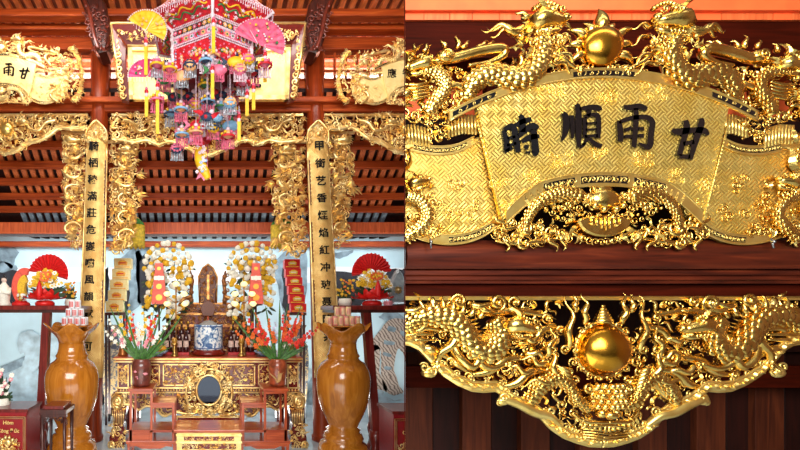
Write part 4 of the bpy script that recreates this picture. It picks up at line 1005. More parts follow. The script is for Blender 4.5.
side_table(333, 520, ((366,376,4.56),(366,374,4.9),(500,504,4.56),(500,504,4.9)), 'dark red side table on the right carrying a lotus bowl before a red fan', 'red side tables')
ZS = at(0, 305.5, 4.5).z
def base_at(u, Y, z): return (at(u, 0, Y).x, Y, z)
def lotus(mb, c, r, h, n=10, rows=3):
    for j in range(rows):
        for i in range(n):
            a = 2*PI*(i+.5*j)/n; ca, sa = math.cos(a), math.sin(a); o = r*(.55+.22*j); z0 = c[2]+h*.25; z1 = c[2]+h*(1-.24*j)
            e = (-sa*r*.3, ca*r*.3); p = [(c[0]+ca*r*.4, c[1]+sa*r*.4, z0), (c[0]+ca*o+e[0], c[1]+sa*o+e[1], (z0+z1)/2), (c[0]+ca*o*1.18, c[1]+sa*o*1.18, z1), (c[0]+ca*o-e[0], c[1]+sa*o-e[1], (z0+z1)/2), (c[0]+ca*o*1.12, c[1]+sa*o*1.12, (z0*.6+z1*.4))]
            mb.add(p, [(0,1,4),(1,2,4),(2,3,4),(3,0,4)])
def fan_arrangement(u, lb, uf, vf, rf, gp, sd):
    Y = 4.66; c = base_at(u, Y, ZS); rng = random.Random(int(u)); t = thing('flower_arrangement', lb, 'flower arrangement', c, gp)
    k = px(1, Y)
    m = MB(); m.lathe([(.10,0),(.105,.03),(.085,.05),(.05,.06)], c, 20); lotus(m, (c[0], c[1], c[2]+.02), .2, .17); m.build('lotus_bowl', plain('red_lotus_plastic', (226, 40, 34), .4, var=.1), t)
    m = MB(frame(4.76)); n = 16                                            # pleated fan
    V = []; a0, a1 = (PI*1.04, PI*2.1) if sd > 0 else (PI*.95, PI*1.98)
    for i in range(2*n+1):
        a = a0+(a1-a0)*i/(2*n); w = 2.2 if i % 2 else 0; rr = rf*(1 if i % 2 else .965)
        V += [(uf+4*math.cos(a), vf+4*math.sin(a), w*.3), (uf+rr*math.cos(a), vf+rr*math.sin(a), w)]
    m.add(V, [(2*i, 2*i+1, 2*i+3, 2*i+2) for i in range(2*n)], False); m.build('red_fan', RED, t)
    m = MB()
    for i in range(90):
        a = rng.uniform(-.3, PI+.3); r = rng.uniform(.02, .17)
        p = (c[0]+r*math.cos(a)*1.05+at(uf, 0, Y).x-at(u, 0, Y).x, Y-.04-rng.uniform(0,.07), c[2]+.19+abs(math.sin(a))*r*1.05+.02)
        petals(m, p, rng.uniform(.022,.038), 7, (rng.uniform(-.4,.4),-1,.3), rng.choice((0,0,1)), 0)
    x0 = at(uf, 0, Y).x
    for q in range(6): petals(m, (x0+rng.uniform(-.03,.06), Y-.13, c[2]+.31+rng.uniform(-.03,.03)), .042, 9, (rng.uniform(-.3,.3),-1,.2), 2, 0)
    m.build('flowers', [YEL, WHT, ORN], t)
    m = MB()
    for i in range(30):
        a = rng.uniform(-.4, PI+.4); leafblade(m, (x0, Y-.03, c[2]+.12), (x0+.21*math.cos(a), Y-.05, c[2]+.16+.17*math.sin(a)), .012)
    m.build('leaves', DGRN, t)
    m = MB(); m.lathe([(.03,0),(.035,.08),(.028,.14),(.012,.19),(0,.22)], (c[0]+.0, Y-.16, c[2]+.06), 14); m.build('red_candle', RED, t, label='dark red candle cup')
    return t
fan_arrangement(45, 'red fan over yellow flowers in a lotus bowl, on the left side table', 49, 274, 20, 'red fan arrangements', 1)
fan_arrangement(372, 'red fan over yellow flowers in a lotus bowl, on the right side table', 371, 273, 20, 'red fan arrangements', -1)
def bunch(name, u, Y, z, w, h, n, mats, lb, seed, pot=None, r=(.014,.024), cat='flowers', group=None):
    c = base_at(u, Y, z); rng = random.Random(seed); t = thing(name, lb, cat, c, group)
    m = MB(); hp = h*.28; m.lathe([(w*.32,0),(w*.38,hp*.5),(w*.34,hp),(w*.25,hp*1.02),(0,hp*.9)], c, 14); m.build('pot', pot or WHT, t)
    m = MB(); lv = MB()
    for i in range(n):
        a = rng.uniform(0, 2*PI); q = math.sqrt(rng.random()); p = Vector((c[0]+w*.5*q*math.cos(a), c[1]-abs(w*.35*q*math.sin(a)), c[2]+h*rng.uniform(.35, 1)))
        petals(m, tuple(p), rng.uniform(*r), 7, (rng.uniform(-.5,.5), -1, .4), rng.randrange(len(mats)), 0); leafblade(lv, (c[0], c[1], c[2]+hp), tuple(p+Vector((0,.02,-.01))), .008)
    for i in range(n//2): a = rng.uniform(-.2, PI+.2); leafblade(lv, (c[0], c[1], c[2]+hp*.9), (c[0]+w*.55*math.cos(a), c[1]-.02, c[2]+hp+h*.6*math.sin(a)), .013)
    m.build('flowers', mats, t); lv.build('leaves', DGRN, t); return t
bunch('flower_pot', 70, 4.88, ZS, .16, .27, 26, [YEL, YEL, ORN], 'small pot of yellow flowers against the left couplet board', 3)
bunch('flower_pot', 345, 4.88, ZS, .2, .30, 34, [YEL, ORN, YEL], 'pot of yellow-orange flowers between the right couplet board and the red lotus bowl', 4)
# paper fan ornament, white figure, crystal ornament, pink lotus
c = base_at(21, 4.88, ZS); t = thing('paper_ornament', 'red and yellow crescent paper ornament on a red base, left of the red-fan flowers', 'ornament', c)
m = MB(frame(4.88)); m.mi = 0
A = [(26-13*math.cos(a), 287-19*math.sin(a)) for a in linspace(-.9, 1.9, 15)]; B_ = [(26-7*math.cos(a), 287-12*math.sin(a)) for a in linspace(-.9, 1.9, 15)]; m.strip(A, B_, 0, 3); m.mi = 1
A2 = [(27-8*math.cos(a), 288-13*math.sin(a)) for a in linspace(-.9, 1.5, 15)]; B2 = [(29-3*math.cos(a), 289-7*math.sin(a)) for a in linspace(-.9, 1.5, 15)]; m.strip(A2, B2, -1, 4); m.build('crescent', [plain('coral_paper', (236, 90, 70), .5), YEL], t)
m = MB(); m.lathe([(.10,0),(.1,.03),(.06,.05),(.03,.08)], c, 16); lotus(m, c, .1, .07, 8, 2); m.build('base', RED, t)
m = MB(); rng = random.Random(6); fluffy(m, (c[0]+.03, c[1]-.04, c[2]+.11), .06, 24, rng, (0, 1)); m.build('flowers', [YEL, WHT], t)
c = base_at(4, 4.8, ZS); t = thing('figurine', 'white robed figurine at the far left of the left side table', 'figurine', c)
m = MB(); m.lathe([(.07,0),(.075,.02),(.06,.05),(.066,.1),(.07,.16),(.055,.22),(.03,.25),(.02,.27)], c, 18); m.build('robe', WHT, t)
m = MB(); m.ball((c[0], c[1], c[2]+.295), .03, 12, 9); m.ball((c[0], c[1]-.03, c[2]+.29), .006, 6, 4); m.build('head', plain('porcelain_face', (232, 206, 190), .4), t)
m = MB(); m.ball((c[0], c[1]+.008, c[2]+.312), .03, 12, 8, (1,1,.8)); m.ball((c[0], c[1]+.01, c[2]+.345), .014, 8, 6); m.build('hair', INK, t)
m = MB(); 
for sg in (-1, 1): m.tube([(c[0]+sg*.06, c[1], c[2]+.2), (c[0]+sg*.075, c[1]-.04, c[2]+.14), (c[0]+sg*.01, c[1]-.075, c[2]+.15)], [.024,.028,.012], 8)
m.build('sleeves', WHT, t)
c = base_at(398, 4.9, ZS); t = thing('crystal_ornament', 'clear leaf-shaped crystal ornament with a gold flower, beside the right partition', 'ornament', c)
m = MB(frame(4.9)); m.prism([(391,304),(388,294),(390,282),(395,272),(398,269),(402,274),(406,284),(407,296),(404,304)], -3, 3, ins=2); m.build('crystal', plain('frosted_crystal', (196, 210, 214), .12, var=.15, nscale=20, trans=.5), t)
m = MB(); petals(m, W(398, 290, 4.83), .05, 8); m.build('gold_flower', G_HALL, t); m = MB(); m.box((c[0]-.08,c[1]-.05,c[2]),(c[0]+.08,c[1]+.05,c[2]+.02)); m.build('base', W_BLK, t)
c = base_at(388, 4.53, ZS); m = MB(); m.lathe([(.04,0),(.05,.02),(.03,.03)], c, 14); lotus(m, c, .06, .06, 8, 3); tag(m.build('lotus_candle', PINK), 'small pink lotus candle between the red lotus bowl and the crystal ornament', 'candle')
bunch('flower_spray', 2, 4.3, 0.62, .22, .42, 40, [WHT, WHT, PINK], 'white blossom spray low at the far left edge, above the donation box', 8, r=(.018,.03))

# ---- donation boxes
def donation_box(u0, u1, v, Y, sd, lb):
    Y1 = Y+.36; a, b = at(u0, v, Y), at(u1, v, Y); z = a.z; c = ((a.x+b.x)/2, (Y+Y1)/2, 0); t = thing('donation_box', lb, 'box', c, 'red donation boxes')
    m = MB(); m.box((a.x+.01, Y+.01, .0), (b.x-.01, Y1-.01, z-.03)); m.build('body', CRIM, t)
    m = MB(); m.box((a.x-.01, Y-.012, z-.03), (b.x+.01, Y1, z)); m.build('lid', W_MAH, t)
    T = frame(Y-.001); m = MB(T); w = u1-u0
    for k in (0, 1):
        e = 1.5+1.8*k; q = .35 if k else .5
        m.box((u0+e, v+6+e, 0), (u0+e+q, v+70, 1)); m.box((u1-e-q, v+6+e, 0), (u1-e, v+70, 1)); m.box((u0+e, v+6+e, 0), (u1-e, v+6+e+q, 1))
    m.build('gold_border', G_HALL, t)
    uc = (u0+u1)/2
    for ln, (tx, vv, h, wd) in enumerate((('Hòm', v+13.5, 9, 1.), ('Công Đức', v+22, 21, 1.))):
        m = MB(T); put_glyph(m, tx, uc+1, vv, h+1, 0, .8, .012, wd); m.build('lettering', plain('gold_paint', (240, 198, 120), .5), t)
    m = MB(T); rng = random.Random(2); m.ball((uc, v+34, 0), 4, 10, 7, (1,1,.5))
    for i in range(10): m.flame(uc+5*math.cos(i*.63), v+34+5*math.sin(i*.63), i*.63, 4, 2, 0, .1, 1, n=6)
    m.fill([(uc-12,v+31),(uc+12,v+31),(uc+13,v+52),(uc-13,v+52)], 26, 2.4, 4, 0, 4, 'csl', 1); m.build('gold_emblem', G_HALL, t)
donation_box(-12, 27, 409, 4.1, 1, 'red donation box lettered Hòm Công Đức, at the lower left')
donation_box(393, 432, 411, 4.1, -1, 'red donation box at the foot of the right side table, cut by the partition')
# ---- small dark stand
def little_stand():
    Y = 3.78; c = base_at(55, 3.9, 0); t = thing('plant_stand', 'small blackish carved stand in front of the left wooden vase', 'stand', c)
    a, b = at(39, 410, Y), at(66, 415, Y); m = MB(); m.box((a.x, Y, b.z), (b.x, Y+.26, a.z)); m.build('top', W_BLK, t, bevel=.006)
    m = MB(); m.box((a.x+.03, Y+.02, a.z), (b.x-.03, Y+.24, a.z+.03)); m.build('tray', W_MAH, t)
    zl = b.z
    for i, (x, y) in enumerate(((a.x+.022, Y+.025), (b.x-.022, Y+.025), (a.x+.022, Y+.235), (b.x-.022, Y+.235))):
        m = MB(); m.tube([(x, y, zl), (x, y, zl*.5), (x+(.01 if x > c[0] else -.01), y, .06), (x+(.03 if x > c[0] else -.03), y, 0)], [.018,.014,.015,.02], 8); m.build('leg', W_BLK, t)
    m = MB(frame(Y+.012)); m.box((42,414,-1),(67,417,1)); m.fill([(42,416),(67,416),(67,424),(61,421),(54,419),(48,421),(42,424)], 30, 1.6, 2.8, 0, 5, 'csl', 1); m.build('carved_apron', W_BLK, t)
    m = MB(); m.box((a.x+.02, Y+.02, .18), (b.x-.02, Y+.24, .2)); m.build('shelf', W_BLK, t)
little_stand()
# ---- the altar
def altar():
    t = thing('altar_table', 'carved red and gold altar table with a scalloped apron in the middle of the hall', 'altar', (at(208, 0, 5.4).x, 5.4, 0))
    T = frame(5.0); L = lambda n, mt, m, p=t, **k: m.build(n, mt, p, **k)
    a, b = at(114, 357, 5.), at(302, 362, 5.); m = MB(); m.box((a.x-.0, 4.97, ZT-.03), (b.x, 5.9, ZT)); m.box((a.x+.02, 4.99, ZT-.06), (b.x-.02, 5.88, ZT-.03)); L('tabletop', W_ROSE, m, bevel=.004)
    m = MB(T)
    for v0, v1, w in ((358,359.6,3.2),(361,362.2,2.2)): m.box((114,v0,-1),(302,v1,w))
    L('gilt_cornice', G_HALL, m)
    m = MB(T); m.box((118,362,-60),(298,393,0)); L('body', LACQ, m)
    m = MB(T); m2 = MB(T); rng = random.Random(12)
    cells = ((119,128),(131,160),(163,198),(201,217),(220,255),(258,286),(289,297)); 
    for u0, u1 in cells:
        for e in ((u0,364,u1,365.1),(u0,384.5,u1,385.6),(u0,364,u0+1.1,385.6),(u1-1.1,364,u1,385.6)): m.box((e[0],e[1],0),(e[2],e[3],1.2))
        m2 = MB(T); m2.fill([(u0+2.5,366.5),(u1-2.5,366.5),(u1-2.5,383),(u0+2.5,383)], int((u1-u0)*1.2), 1.8, 3.2, 0, int(u0), 'csflt', 1.2); L('panel_carving', G_HALL, m2)
    L('panel_frames', G_HALL, m)
    m = MB(T); m.box((116,387,-1),(300,388.3,2)); m.box((116,391.5,-1),(300,392.8,2.5)); 
    for i in range(62): m.ball((118+i*2.95, 390, 1.4), 1.2, 6, 4)
    L('gilt_moulding', G_HALL, m)
    m = MB(T); E = [(124,393),(124,404),(132,405),(138,410),(147,406),(156,409),(164,416),(175,412),(190,414),(208,410),(226,414),(241,412),(252,416),(260,409),(269,406),(278,410),(284,405),(292,404),(292,393)]
    m.prism(E, -8, -1); ap = L('apron', LACQ, m)
    m = MB(T); P = smooth_path(E[1:-1], 6); m.tube([(p[0], p[1], 0) for p in P], 1.4, 7)
    m.fill([(124,394),(292,394)]+list(reversed(E[1:-1])), 150, 1.9, 3.6, -.5, 22, 'csflt', 1.5); L('apron_carving', G_HALL, m, ap)
    for sg in (1, -1):
        TT = T if sg > 0 else frame(5.0, 208); TB = frame(5.75) if sg > 0 else frame(5.75, 208)
        for bk, Tq in ((0, TT), (1, TB)):
            m = MB(Tq); m.prism([(128,392),(113,393),(111,398),(111,410),(114,420),(112,430),(109,438),(109,449),(124,449),(125,436),(123,424),(126,412)] if not bk else [(140,392),(126,393),(126,425),(126,435),(138,435)], -12, 0, ins=1.5); lg = L('leg', LACQ, m)
            if bk: continue
            m = MB(Tq); m.fill([(113,394),(126,394),(124,410),(113,410)], 26, 2, 3.6, 0, 31, 'csfl', 2)
            m.ball((117,402,-2), 9, 14, 9, (.8,1,.6)); m.curl(118,401,6,1,1,1.8,1.5,3)
            m.fill([(112,424),(124,424),(125,448),(109,448)], 30, 2, 3.6, 0, 33, 'csfl', 2)
            for i in range(7): m.tube([(112.5+i*1.9,410,0),(113.5+i*1.6,424,.5)], .55, 5)
            m.curl(112,444,4,2,1,1.4,1.4,2); L('leg_carving', G_HALL, m, lg)
        m = MB(TT); m.box((118,364,-1),(129,393,1.5)); cb = L('corner_block', LACQ, m)
        m = MB(TT); m.fill([(120,366),(127,366),(127,384),(120,384)], 18, 1.6, 2.8, 1.5, 35, 'csl', 1); m.box((118,364,1),(119,387,2.4)); m.box((128,364,1),(129,387,2.4)); L('corner_carving', G_HALL, m, cb)
altar()
# round mirror in a carved gilded frame standing before the altar
t = thing('mirror_stand', 'oval mirror in a pierced gilded frame standing before the altar', 'mirror', (at(208, 0, 4.8).x, 4.8, 0))
T = frame(4.93); m = MB(T)
ell = [(209+11.5*math.cos(a), 390+14*math.sin(a)) for a in linspace(0, 2*PI*.97, 30)]
m.prism(ell, 0, 1); m.build('glass', plain('mirror_glass', (50,56,66), .08, 1., var=.01), t)
m = MB(T); m.tube([(209+12.4*math.cos(a), 390+15*math.sin(a), 1.2) for a in linspace(0, 2*PI, 41)], 1.3, 7); m.tube([(209+23*math.cos(a), 393+24*math.sin(a), 0) for a in linspace(PI*.75, PI*2.25, 41)], 1.4, 7)
rng = random.Random(4)
for i in range(90):
    a = rng.uniform(0, 2*PI); k = rng.uniform(1.2, 1.9); u, v = 209+12.5*k*math.cos(a), 391+14.5*k*math.sin(a)
    if v > 418: continue
    m.curl(u, v, rng.uniform(2, 3.4), rng.uniform(0, 6), rng.choice((-1, 1)), .95, 1.3, rng.uniform(-.5, 1.5))
m.fill([(184,404),(234,404),(240,417),(178,417)], 50, 2, 3.4, 0, 6, 'csfl', 1.5); m.box((176,416,-2),(242,419,2)); m.build('pierced_frame', G_HALL, t)
m = MB(); x0, x1 = at(178, 0, 4.93).x, at(240, 0, 4.93).x; m.box((x0, 4.9, 0), (x1, 4.95, at(0, 417, 4.93).z)); m.build('plinth', LACQ, t)
# two-step kneeling bench in front
t = thing('step_bench', 'low red bench with a carved gold front, before the mirror', 'bench', (at(208, 0, 4.3).x, 4.3, 0))
a, b = at(173.5, 430, 4.1), at(244.5, 433, 4.1); m = MB(); m.box((a.x, 4.1, b.z), (b.x, 4.48, a.z)); m.build('top', W_ROSE, t, bevel=.006)
m = MB(); m.box((a.x+.03, 4.13, .0), (b.x-.03, 4.46, b.z)); m.build('body', G_HALLB, t)
m = MB(frame(4.13)); m.box((176,434,0),(242,436,1.2)); m.box((176,441,0),(242,443,1.2)); m.box((176,455,0),(242,460,1.2)); md = MB(frame(4.13)); md.box((184,436.5,0),(234,440.5,.4)); md.box((182,444,0),(236,449,.4)); 
m.fill([(184,436.5),(234,436.5),(234,440.5),(184,440.5)], 26, 1.4, 2.2, 0, 8, 'csl', 1); m.fill([(182,444),(236,444),(236,449),(182,449)], 34, 1.4, 2.4, 0, 9, 'csl', 1); m.build('gilt_carving', G_HALL, t); md.build('maroon_ground', LACQ, t)
# stepped red stands at both sides
def step_stand(mir, lb):
    T = frame(4.5) if not mir else frame(4.5, 208.2); Y0, Y1 = 4.5, 4.84
    t = thing('stepped_stand', lb, 'stand', (at(150 if not mir else 266, 0, 4.66).x, 4.66, 0), 'stepped rosewood stands')
    D = -(Y1-Y0)*F/4.5
    def bx(m, u0, u1, v0, v1, d0=0., d1=None): m.box((u0, v0, D if d1 is None else d1), (u1, v1, d0))
    m = MB(T); bx(m, 128, 153.5, 388.5, 391.5, 1); m.build('upper_top', W_ROSE, t, bevel=.004)
    m = MB(T); bx(m, 150, 175, 402.5, 405, 1); m.build('lower_top', W_ROSE, t, bevel=.004)
    m = MB(T); bx(m, 126, 176, 441, 444, .5); m.build('base', W_ROSE, t, bevel=.004)
    m = MB(T); bx(m, 129, 174, 430, 432.5); bx(m, 129, 150, 432.5, 441, 0, -2); m.build('shelf', W_ROSE, t)
    m = MB(T); bx(m, 130, 152, 391.5, 394, -.5, -2); m.build('rail', W_ROSE, t); m = MB(T); bx(m, 152, 173, 405, 408, -.5, -2); m.build('rail', W_ROSE, t)
    for u, v0 in ((129.5,391),(150.2,391),(172,404.5)):
        for d in (0, D+3):
            m = MB(T); m.box((u, v0, d-2.6), (u+2.4, 441, d)); m.build('post', W_ROSZ, t)
    for u in (127, 172.5):
        for d in (0, D+4):
            m = MB(T); m.prism([(u,444),(u+3.5,444),(u+(3 if u < 150 else 4),450),(u+(2.5 if u < 150 else 4.5),459.5),(u+(-1 if u < 150 else 1),459.5),(u+.5,450)], d-3, d); m.build('foot', W_ROSZ, t)
    m = MB(T); m.prism([(130,444),(172,444),(172,447),(166,446.5),(160,449),(142,449),(136,446.5),(130,447)], -2.5, -.5); m.build('apron', W_ROSE, t)
step_stand(False, 'stepped red rosewood stand left of the mirror, carrying a flower vase')
step_stand(True, 'stepped red rosewood stand right of the mirror, carrying a flower vase')
def gladiolus_vase(u, vtop, hw, lb, mats, stems, seed, motif):
    Y = 4.66; zb = at(0, 388.5, 4.5).z; c = base_at(u, Y, zb+.003); k = px(1, Y); rng = random.Random(seed); h = .30
    t = thing('flower_vase', lb, 'vase', c, 'vases of gladioli')
    m = MB(); m.lathe([(hw*.86*k,0),(hw*.95*k,.03),(hw*k,h*.45),(hw*1.04*k,h*.72),(hw*.98*k,h*.88),(hw*.78*k,h*.95),(hw*.84*k,h),(hw*.6*k,h*.98),(hw*.5*k,h*.8)], c, 28); body_ = m.build('jar', plain('brown_red_glaze_'+motif, (112, 56, 46) if motif == 'a' else (156, 74, 44), .3, var=.3, nscale=20, coat=.4), t)
    m = MB(frame(Y-hw*k*1.0)); 
    for i in range(7):
        uu, vv = u+rng.uniform(-.6,.6)*hw, 374+rng.uniform(-8,8); 
        if motif == 'a': m.ball((uu, vv, -2), 2.2, 7, 5, (1.3,.7,.8))
        else: m.flame(u, 383, -1.57+rng.uniform(-.6,.6), rng.uniform(8,16), .9, -1, .1)
    m.build('painted_motif', PINK if motif == 'a' else plain('tan_reed_paint', (206, 170, 110), .5), body_)
    st = MB(); fl = MB()
    for du, v1, kind, L in stems:
        p0 = Vector(c)+Vector((rng.uniform(-.02,.02), rng.uniform(-.02,.02), h*.8)); Yt = Y-rng.uniform(-.05,.16); p1 = at(u+du, v1, Yt)
        P = [p0+(p1-p0)*(i/9)+Vector((math.copysign(.02, du)*math.sin(PI*i/9), 0, .02*math.sin(PI*i/9))) for i in range(10)]
        st.tube([tuple(p) for p in P], lambda t: .006*(1-.6*t), 5)
        if kind is None:
            leafblade(st, tuple(p0), tuple(p1), .011, (du*.0006, -.02, 0)); continue
        n = int(L)
        for i in range(n):
            q = 1-(i+.5)/n*.56; j = q*9; a = P[int(j)]+(P[min(9, int(j)+1)]-P[int(j)])*(j-int(j)); rr = .034*(.45+.75*(1-q)/.56)
            petals(fl, tuple(a+Vector((rng.choice((-1,1))*rr*.5, -.015, 0))), rr, 6, (rng.uniform(-.8,.8),-1,.3), kind, kind)
    for i in range(34):
        a = rng.uniform(-1.1,1.1); Lf = rng.uniform(.2,.4); leafblade(st, (c[0]+rng.uniform(-.03,.03), c[1]-.02, c[2]+h*.85), (c[0]+Lf*math.sin(a), c[1]-rng.uniform(-.05,.1), c[2]+h*.85+Lf*math.cos(a)), .009)
    st.build('stems', GRN, t); fl.build('blossoms', mats, t)
gladiolus_vase(141.5, 360, 9.5, 'brown-red jar of red, white and yellow flowers, left of the mirror', [REDF, WHT, YEL, PINK],
   [(-16,318,0,6),(-9,312,0,5),(9,316,0,7),(16,314,0,7),(-22,320,1,6),(-34,318,1,6),(-2,322,1,7),(3,314,1,6),(26,322,1,5),(-26,306,2,4),(-12,302,2,5),(2,304,2,5),(14,302,2,4),(-32,306,None,0),(34,310,None,0),(40,316,None,0),(-38,330,1,5),(-6,326,3,5),(8,330,3,5),(-18,300,None,0),(22,302,None,0),(-30,328,3,4)], 21, 'a')
gladiolus_vase(277.5, 360, 8.8, 'brown jar painted with reeds and full of red gladioli, right of the mirror', [REDF, ORN, WHT, plain('lilac_white', (206, 206, 226), .6)],
   [(-30,318,0,9),(-24,312,1,9),(-18,322,0,8),(-36,322,1,8),(6,314,0,8),(12,310,1,8),(18,318,0,9),(26,312,1,8),(34,330,0,7),(-8,318,1,7),(-2,322,3,9),(-1,332,3,6),(14,330,2,6),(42,326,0,6),(-44,330,1,6),(-12,306,None,0),(2,300,None,0),(10,304,None,0),(24,304,None,0),(-26,306,None,0),(-46,316,None,0),(20,324,1,8)], 22, 'b')
# tall dark jars standing behind the altar's ends
def dark_jar(u, lb):
    Y = 6.62; s = Y/F; c = base_at(u, Y, 0); t = thing('floor_vase', lb, 'vase', c, 'dark porcelain floor vases'); q = lambda v: ZC+(CY-v)*s
    m = MB(); m.lathe([(6.5*s,0),(7*s,.02)]+[(r*s, q(v)) for r, v in ((7.5,404),(9,390),(10.4,370),(10.6,356),(9.5,346),(6.6,341),(5.8,337),(6.4,330),(8.4,325),(6,326),(5,336))], c, 30)
    mm, nt, b = nmat('blue_gold_glaze'); no = N(nt, 'ShaderNodeTexNoise', i_Scale=9., i_Detail=6., i_Distortion=1.5); nt.links.new(coords(nt), no.inputs['Vector'])
    nt.links.new(ramp(nt, no.outputs['Fac'], [(.42, (84, 90, 104)), (.5, (160, 152, 132)), (.56, (222, 190, 126)), (.64, (120, 126, 136))]), b.inputs['Base Color']); b.inputs['Roughness'].default_value = .25; jb = m.build('jar', mm, t)
    m = MB(); 
    for v, r in ((402,8),(346,9.6),(341,7)): m.tube([(c[0]+r*s*math.cos(a), Y+r*s*math.sin(a), q(v)) for a in linspace(0, 2*PI, 30)], .008, 6)
    m.build('bands', plain('dark_glaze', (44, 46, 56), .3), jb)
dark_jar(112.5, 'tall dark blue and gold jar on the floor behind the left end of the altar'); dark_jar(298, 'tall dark blue and gold jar on the floor behind the right end of the altar')

# ---- on the altar
def on(u, Y): return base_at(u, Y, ZT+.002)
c = on(208.5, 5.25); t = thing('incense_bowl', 'white cylindrical incense bowl painted blue, in the middle of the altar', 'incense bowl', c); k = px(1, 5.25)
m = MB(); m.lathe([(13*k,0),(17*k,.01),(17.5*k,.035),(15*k,.055),(15*k,.07),(0,.07)], c, 30); m.build('wooden_stand', LACQ, t)
m = MB(); m.lathe([(13.6*k,.07),(14.2*k,.08),(14.2*k,.36),(14.6*k,.375),(13.4*k,.375),(13.2*k,.34),(0,.34)], c, 36)
mm, nt, b = nmat('blue_white_porcelain'); no = N(nt, 'ShaderNodeTexNoise', i_Scale=13., i_Detail=3., i_Distortion=2.); nt.links.new(coords(nt), no.inputs['Vector']); nt.links.new(ramp(nt, no.outputs['Fac'], [(.38, (70, 104, 150)), (.46, (150, 178, 204)), (.52, (232, 236, 236)), (.8, (240, 240, 236))]), b.inputs['Base Color']); b.inputs['Roughness'].default_value = .2; bw = m.build('bowl', mm, t)
m = MB()
for z in (.09, .355): m.tube([(c[0]+14.4*k*math.cos(a), c[1]+14.4*k*math.sin(a), c[2]+z) for a in linspace(0, 2*PI, 36)], .006, 6)
m.build('blue_bands', plain('cobalt_blue', (52, 74, 130), .3), bw)
m = MB(); m.lathe([(13*k,.34),(9*k,.385),(4*k,.42),(0,.43)], c, 20); m.build('ash', plain('grey_ash', (150,146,140), .9), t)
c2 = on(207, 5.55)
G_OLD = gold('old_gilding', [(.3, (140, 78, 34)), (.5, (186, 122, 60)), (.75, (226, 176, 100))], .38, .6, 60, .3)
# carved spirit throne behind
t = thing('spirit_throne', 'carved red and gilt spirit throne with a pointed back, behind the incense bowl', 'throne', on(208, 5.72))
T = frame(5.72)
for (u0, u1, v0, v1, d) in ((163,253,326,350.6,0),(170,246,314,326,-5),(180,236,303,314,-10)):
    m = MB(T); m.box((u0, v0, -22), (u1, v1, d)); st = m.build('step', LACQ, t)
    m = MB(T); m.box((u0-.5, v0-.6, d-1), (u1+.5, v0+1, d+1)); m.box((u0, v1-1.4, d-1), (u1, v1-.2, d+.8)); m.fill([(u0+1,v0+2),(u1-1,v0+2),(u1-1,v1-2),(u0+1,v1-2)], int((u1-u0)*(v1-v0)/14), 1.8, 3.2, d, int(u0), 'csl', 1); m.build('gilt_carving', G_OLD, st)
m = MB(T); m.prism([(200,304),(200,285),(199,276),(201,269),(205,266),(208,263.5),(211,266),(215,269),(217,276),(216,285),(216,304)], -14, -9, ins=.8); bk = m.build('back_tablet', plain('dark_tablet_wood', (104, 52, 26), .5, var=.2), t)
m = MB(T); m.fill([(201,300),(201,276),(208,265),(215,276),(215,300)], 30, 1.7, 2.8, -9, 3, 'csfl', .8); m.box((207,274,-9),(209.4,299,-7.6)); m.tube([(199.5,303,-9),(198.5,276,-9),(203,267,-9),(208,263,-9),(213,267,-9),(217.5,276,-9),(216.5,303,-9)], .9, 6); m.build('gilt_carving', G_OLD, bk)
for sg in (-1, 1):
    X = lambda a: 208+sg*(a-208)
    m = MB(T); m.tube([(X(225),304,-10),(X(225.5),292,-10),(X(224),280,-10),(X(226),270,-10)], [2.4,1.8,2.2,.8], 9)
    for v in (300,292,284,276): m.ball((X(225), v, -9), 2.6, 9, 6); m.curl(X(228), v-2, 2.2, v, sg, .8, 1.3, -9)
    m.build('side_post', plain('old_gilt_wood', (150, 92, 44), .35, .4, var=.3), t)
    m = MB(T); m.tube(smooth_path([(X(225),296,-9),(X(234),300,-8),(X(240),310,-6),(X(246),306,-6)]), lambda t: 2-t, 7); m.curl(X(245),305,3.4,1,sg,1.1,1.4,-6); m.build('arm', G_OLD, t)
c = on(208, 5.54); t = thing('fan_tablet', 'small brown fan-shaped wooden screen on a post just behind the incense bowl', 'ornament', c)
T = frame(5.54); m = MB(T); m.prism([(203,316),(200.5,309),(203,303),(208,300),(213,303),(215.5,309),(213,316)], -.8, .8, ins=.4); m.build('screen', plain('brown_carved_wood', (104, 54, 30), .5, var=.35, nscale=90), t)
m = MB(T); m.tube([(208,316,0),(208,335,0)], 1., 7); m.build('post', W_ROSZ, t); m = MB(); m.lathe([(.07,0),(.07,.03),(.04,.06),(.025,.2),(.012,.26)], c, 14); m.build('base', W_ROSZ, t)
# bottles and red trays
GLS = plain('dark_bottle_glass', (58, 20, 18), .12, coat=.5, var=.3); LBL = plain('pale_bottle_label', (206, 176, 160), .5, var=.2); GCAP = plain('gold_foil', (206, 160, 60), .3, .8)
def bottle(c, lb, gp, h=.31):
    t = thing('bottle', lb, 'bottle', c, gp)
    m = MB(); m.lathe([(.03,0),(.034,.01),(.034,h*.55),(.03,h*.64),(.013,h*.74),(.012,h*.92)], c, 14); m.build('glass_body', GLS, t)
    m = MB(); m.lathe([(.015,h*.88),(.015,h),(0,h)], c, 10); m.build('cap', GCAP, t)
    m = MB(); V = []
    for i in range(7): a = -PI/2-1.1+2.2*i/6; V += [(c[0]+.0355*math.cos(a), c[1]+.0355*math.sin(a), c[2]+h*.2), (c[0]+.0355*math.cos(a), c[1]+.0355*math.sin(a), c[2]+h*.46)]
    m.add(V, [(2*i, 2*i+2, 2*i+3, 2*i+1) for i in range(6)]); m.build('label', LBL, t)
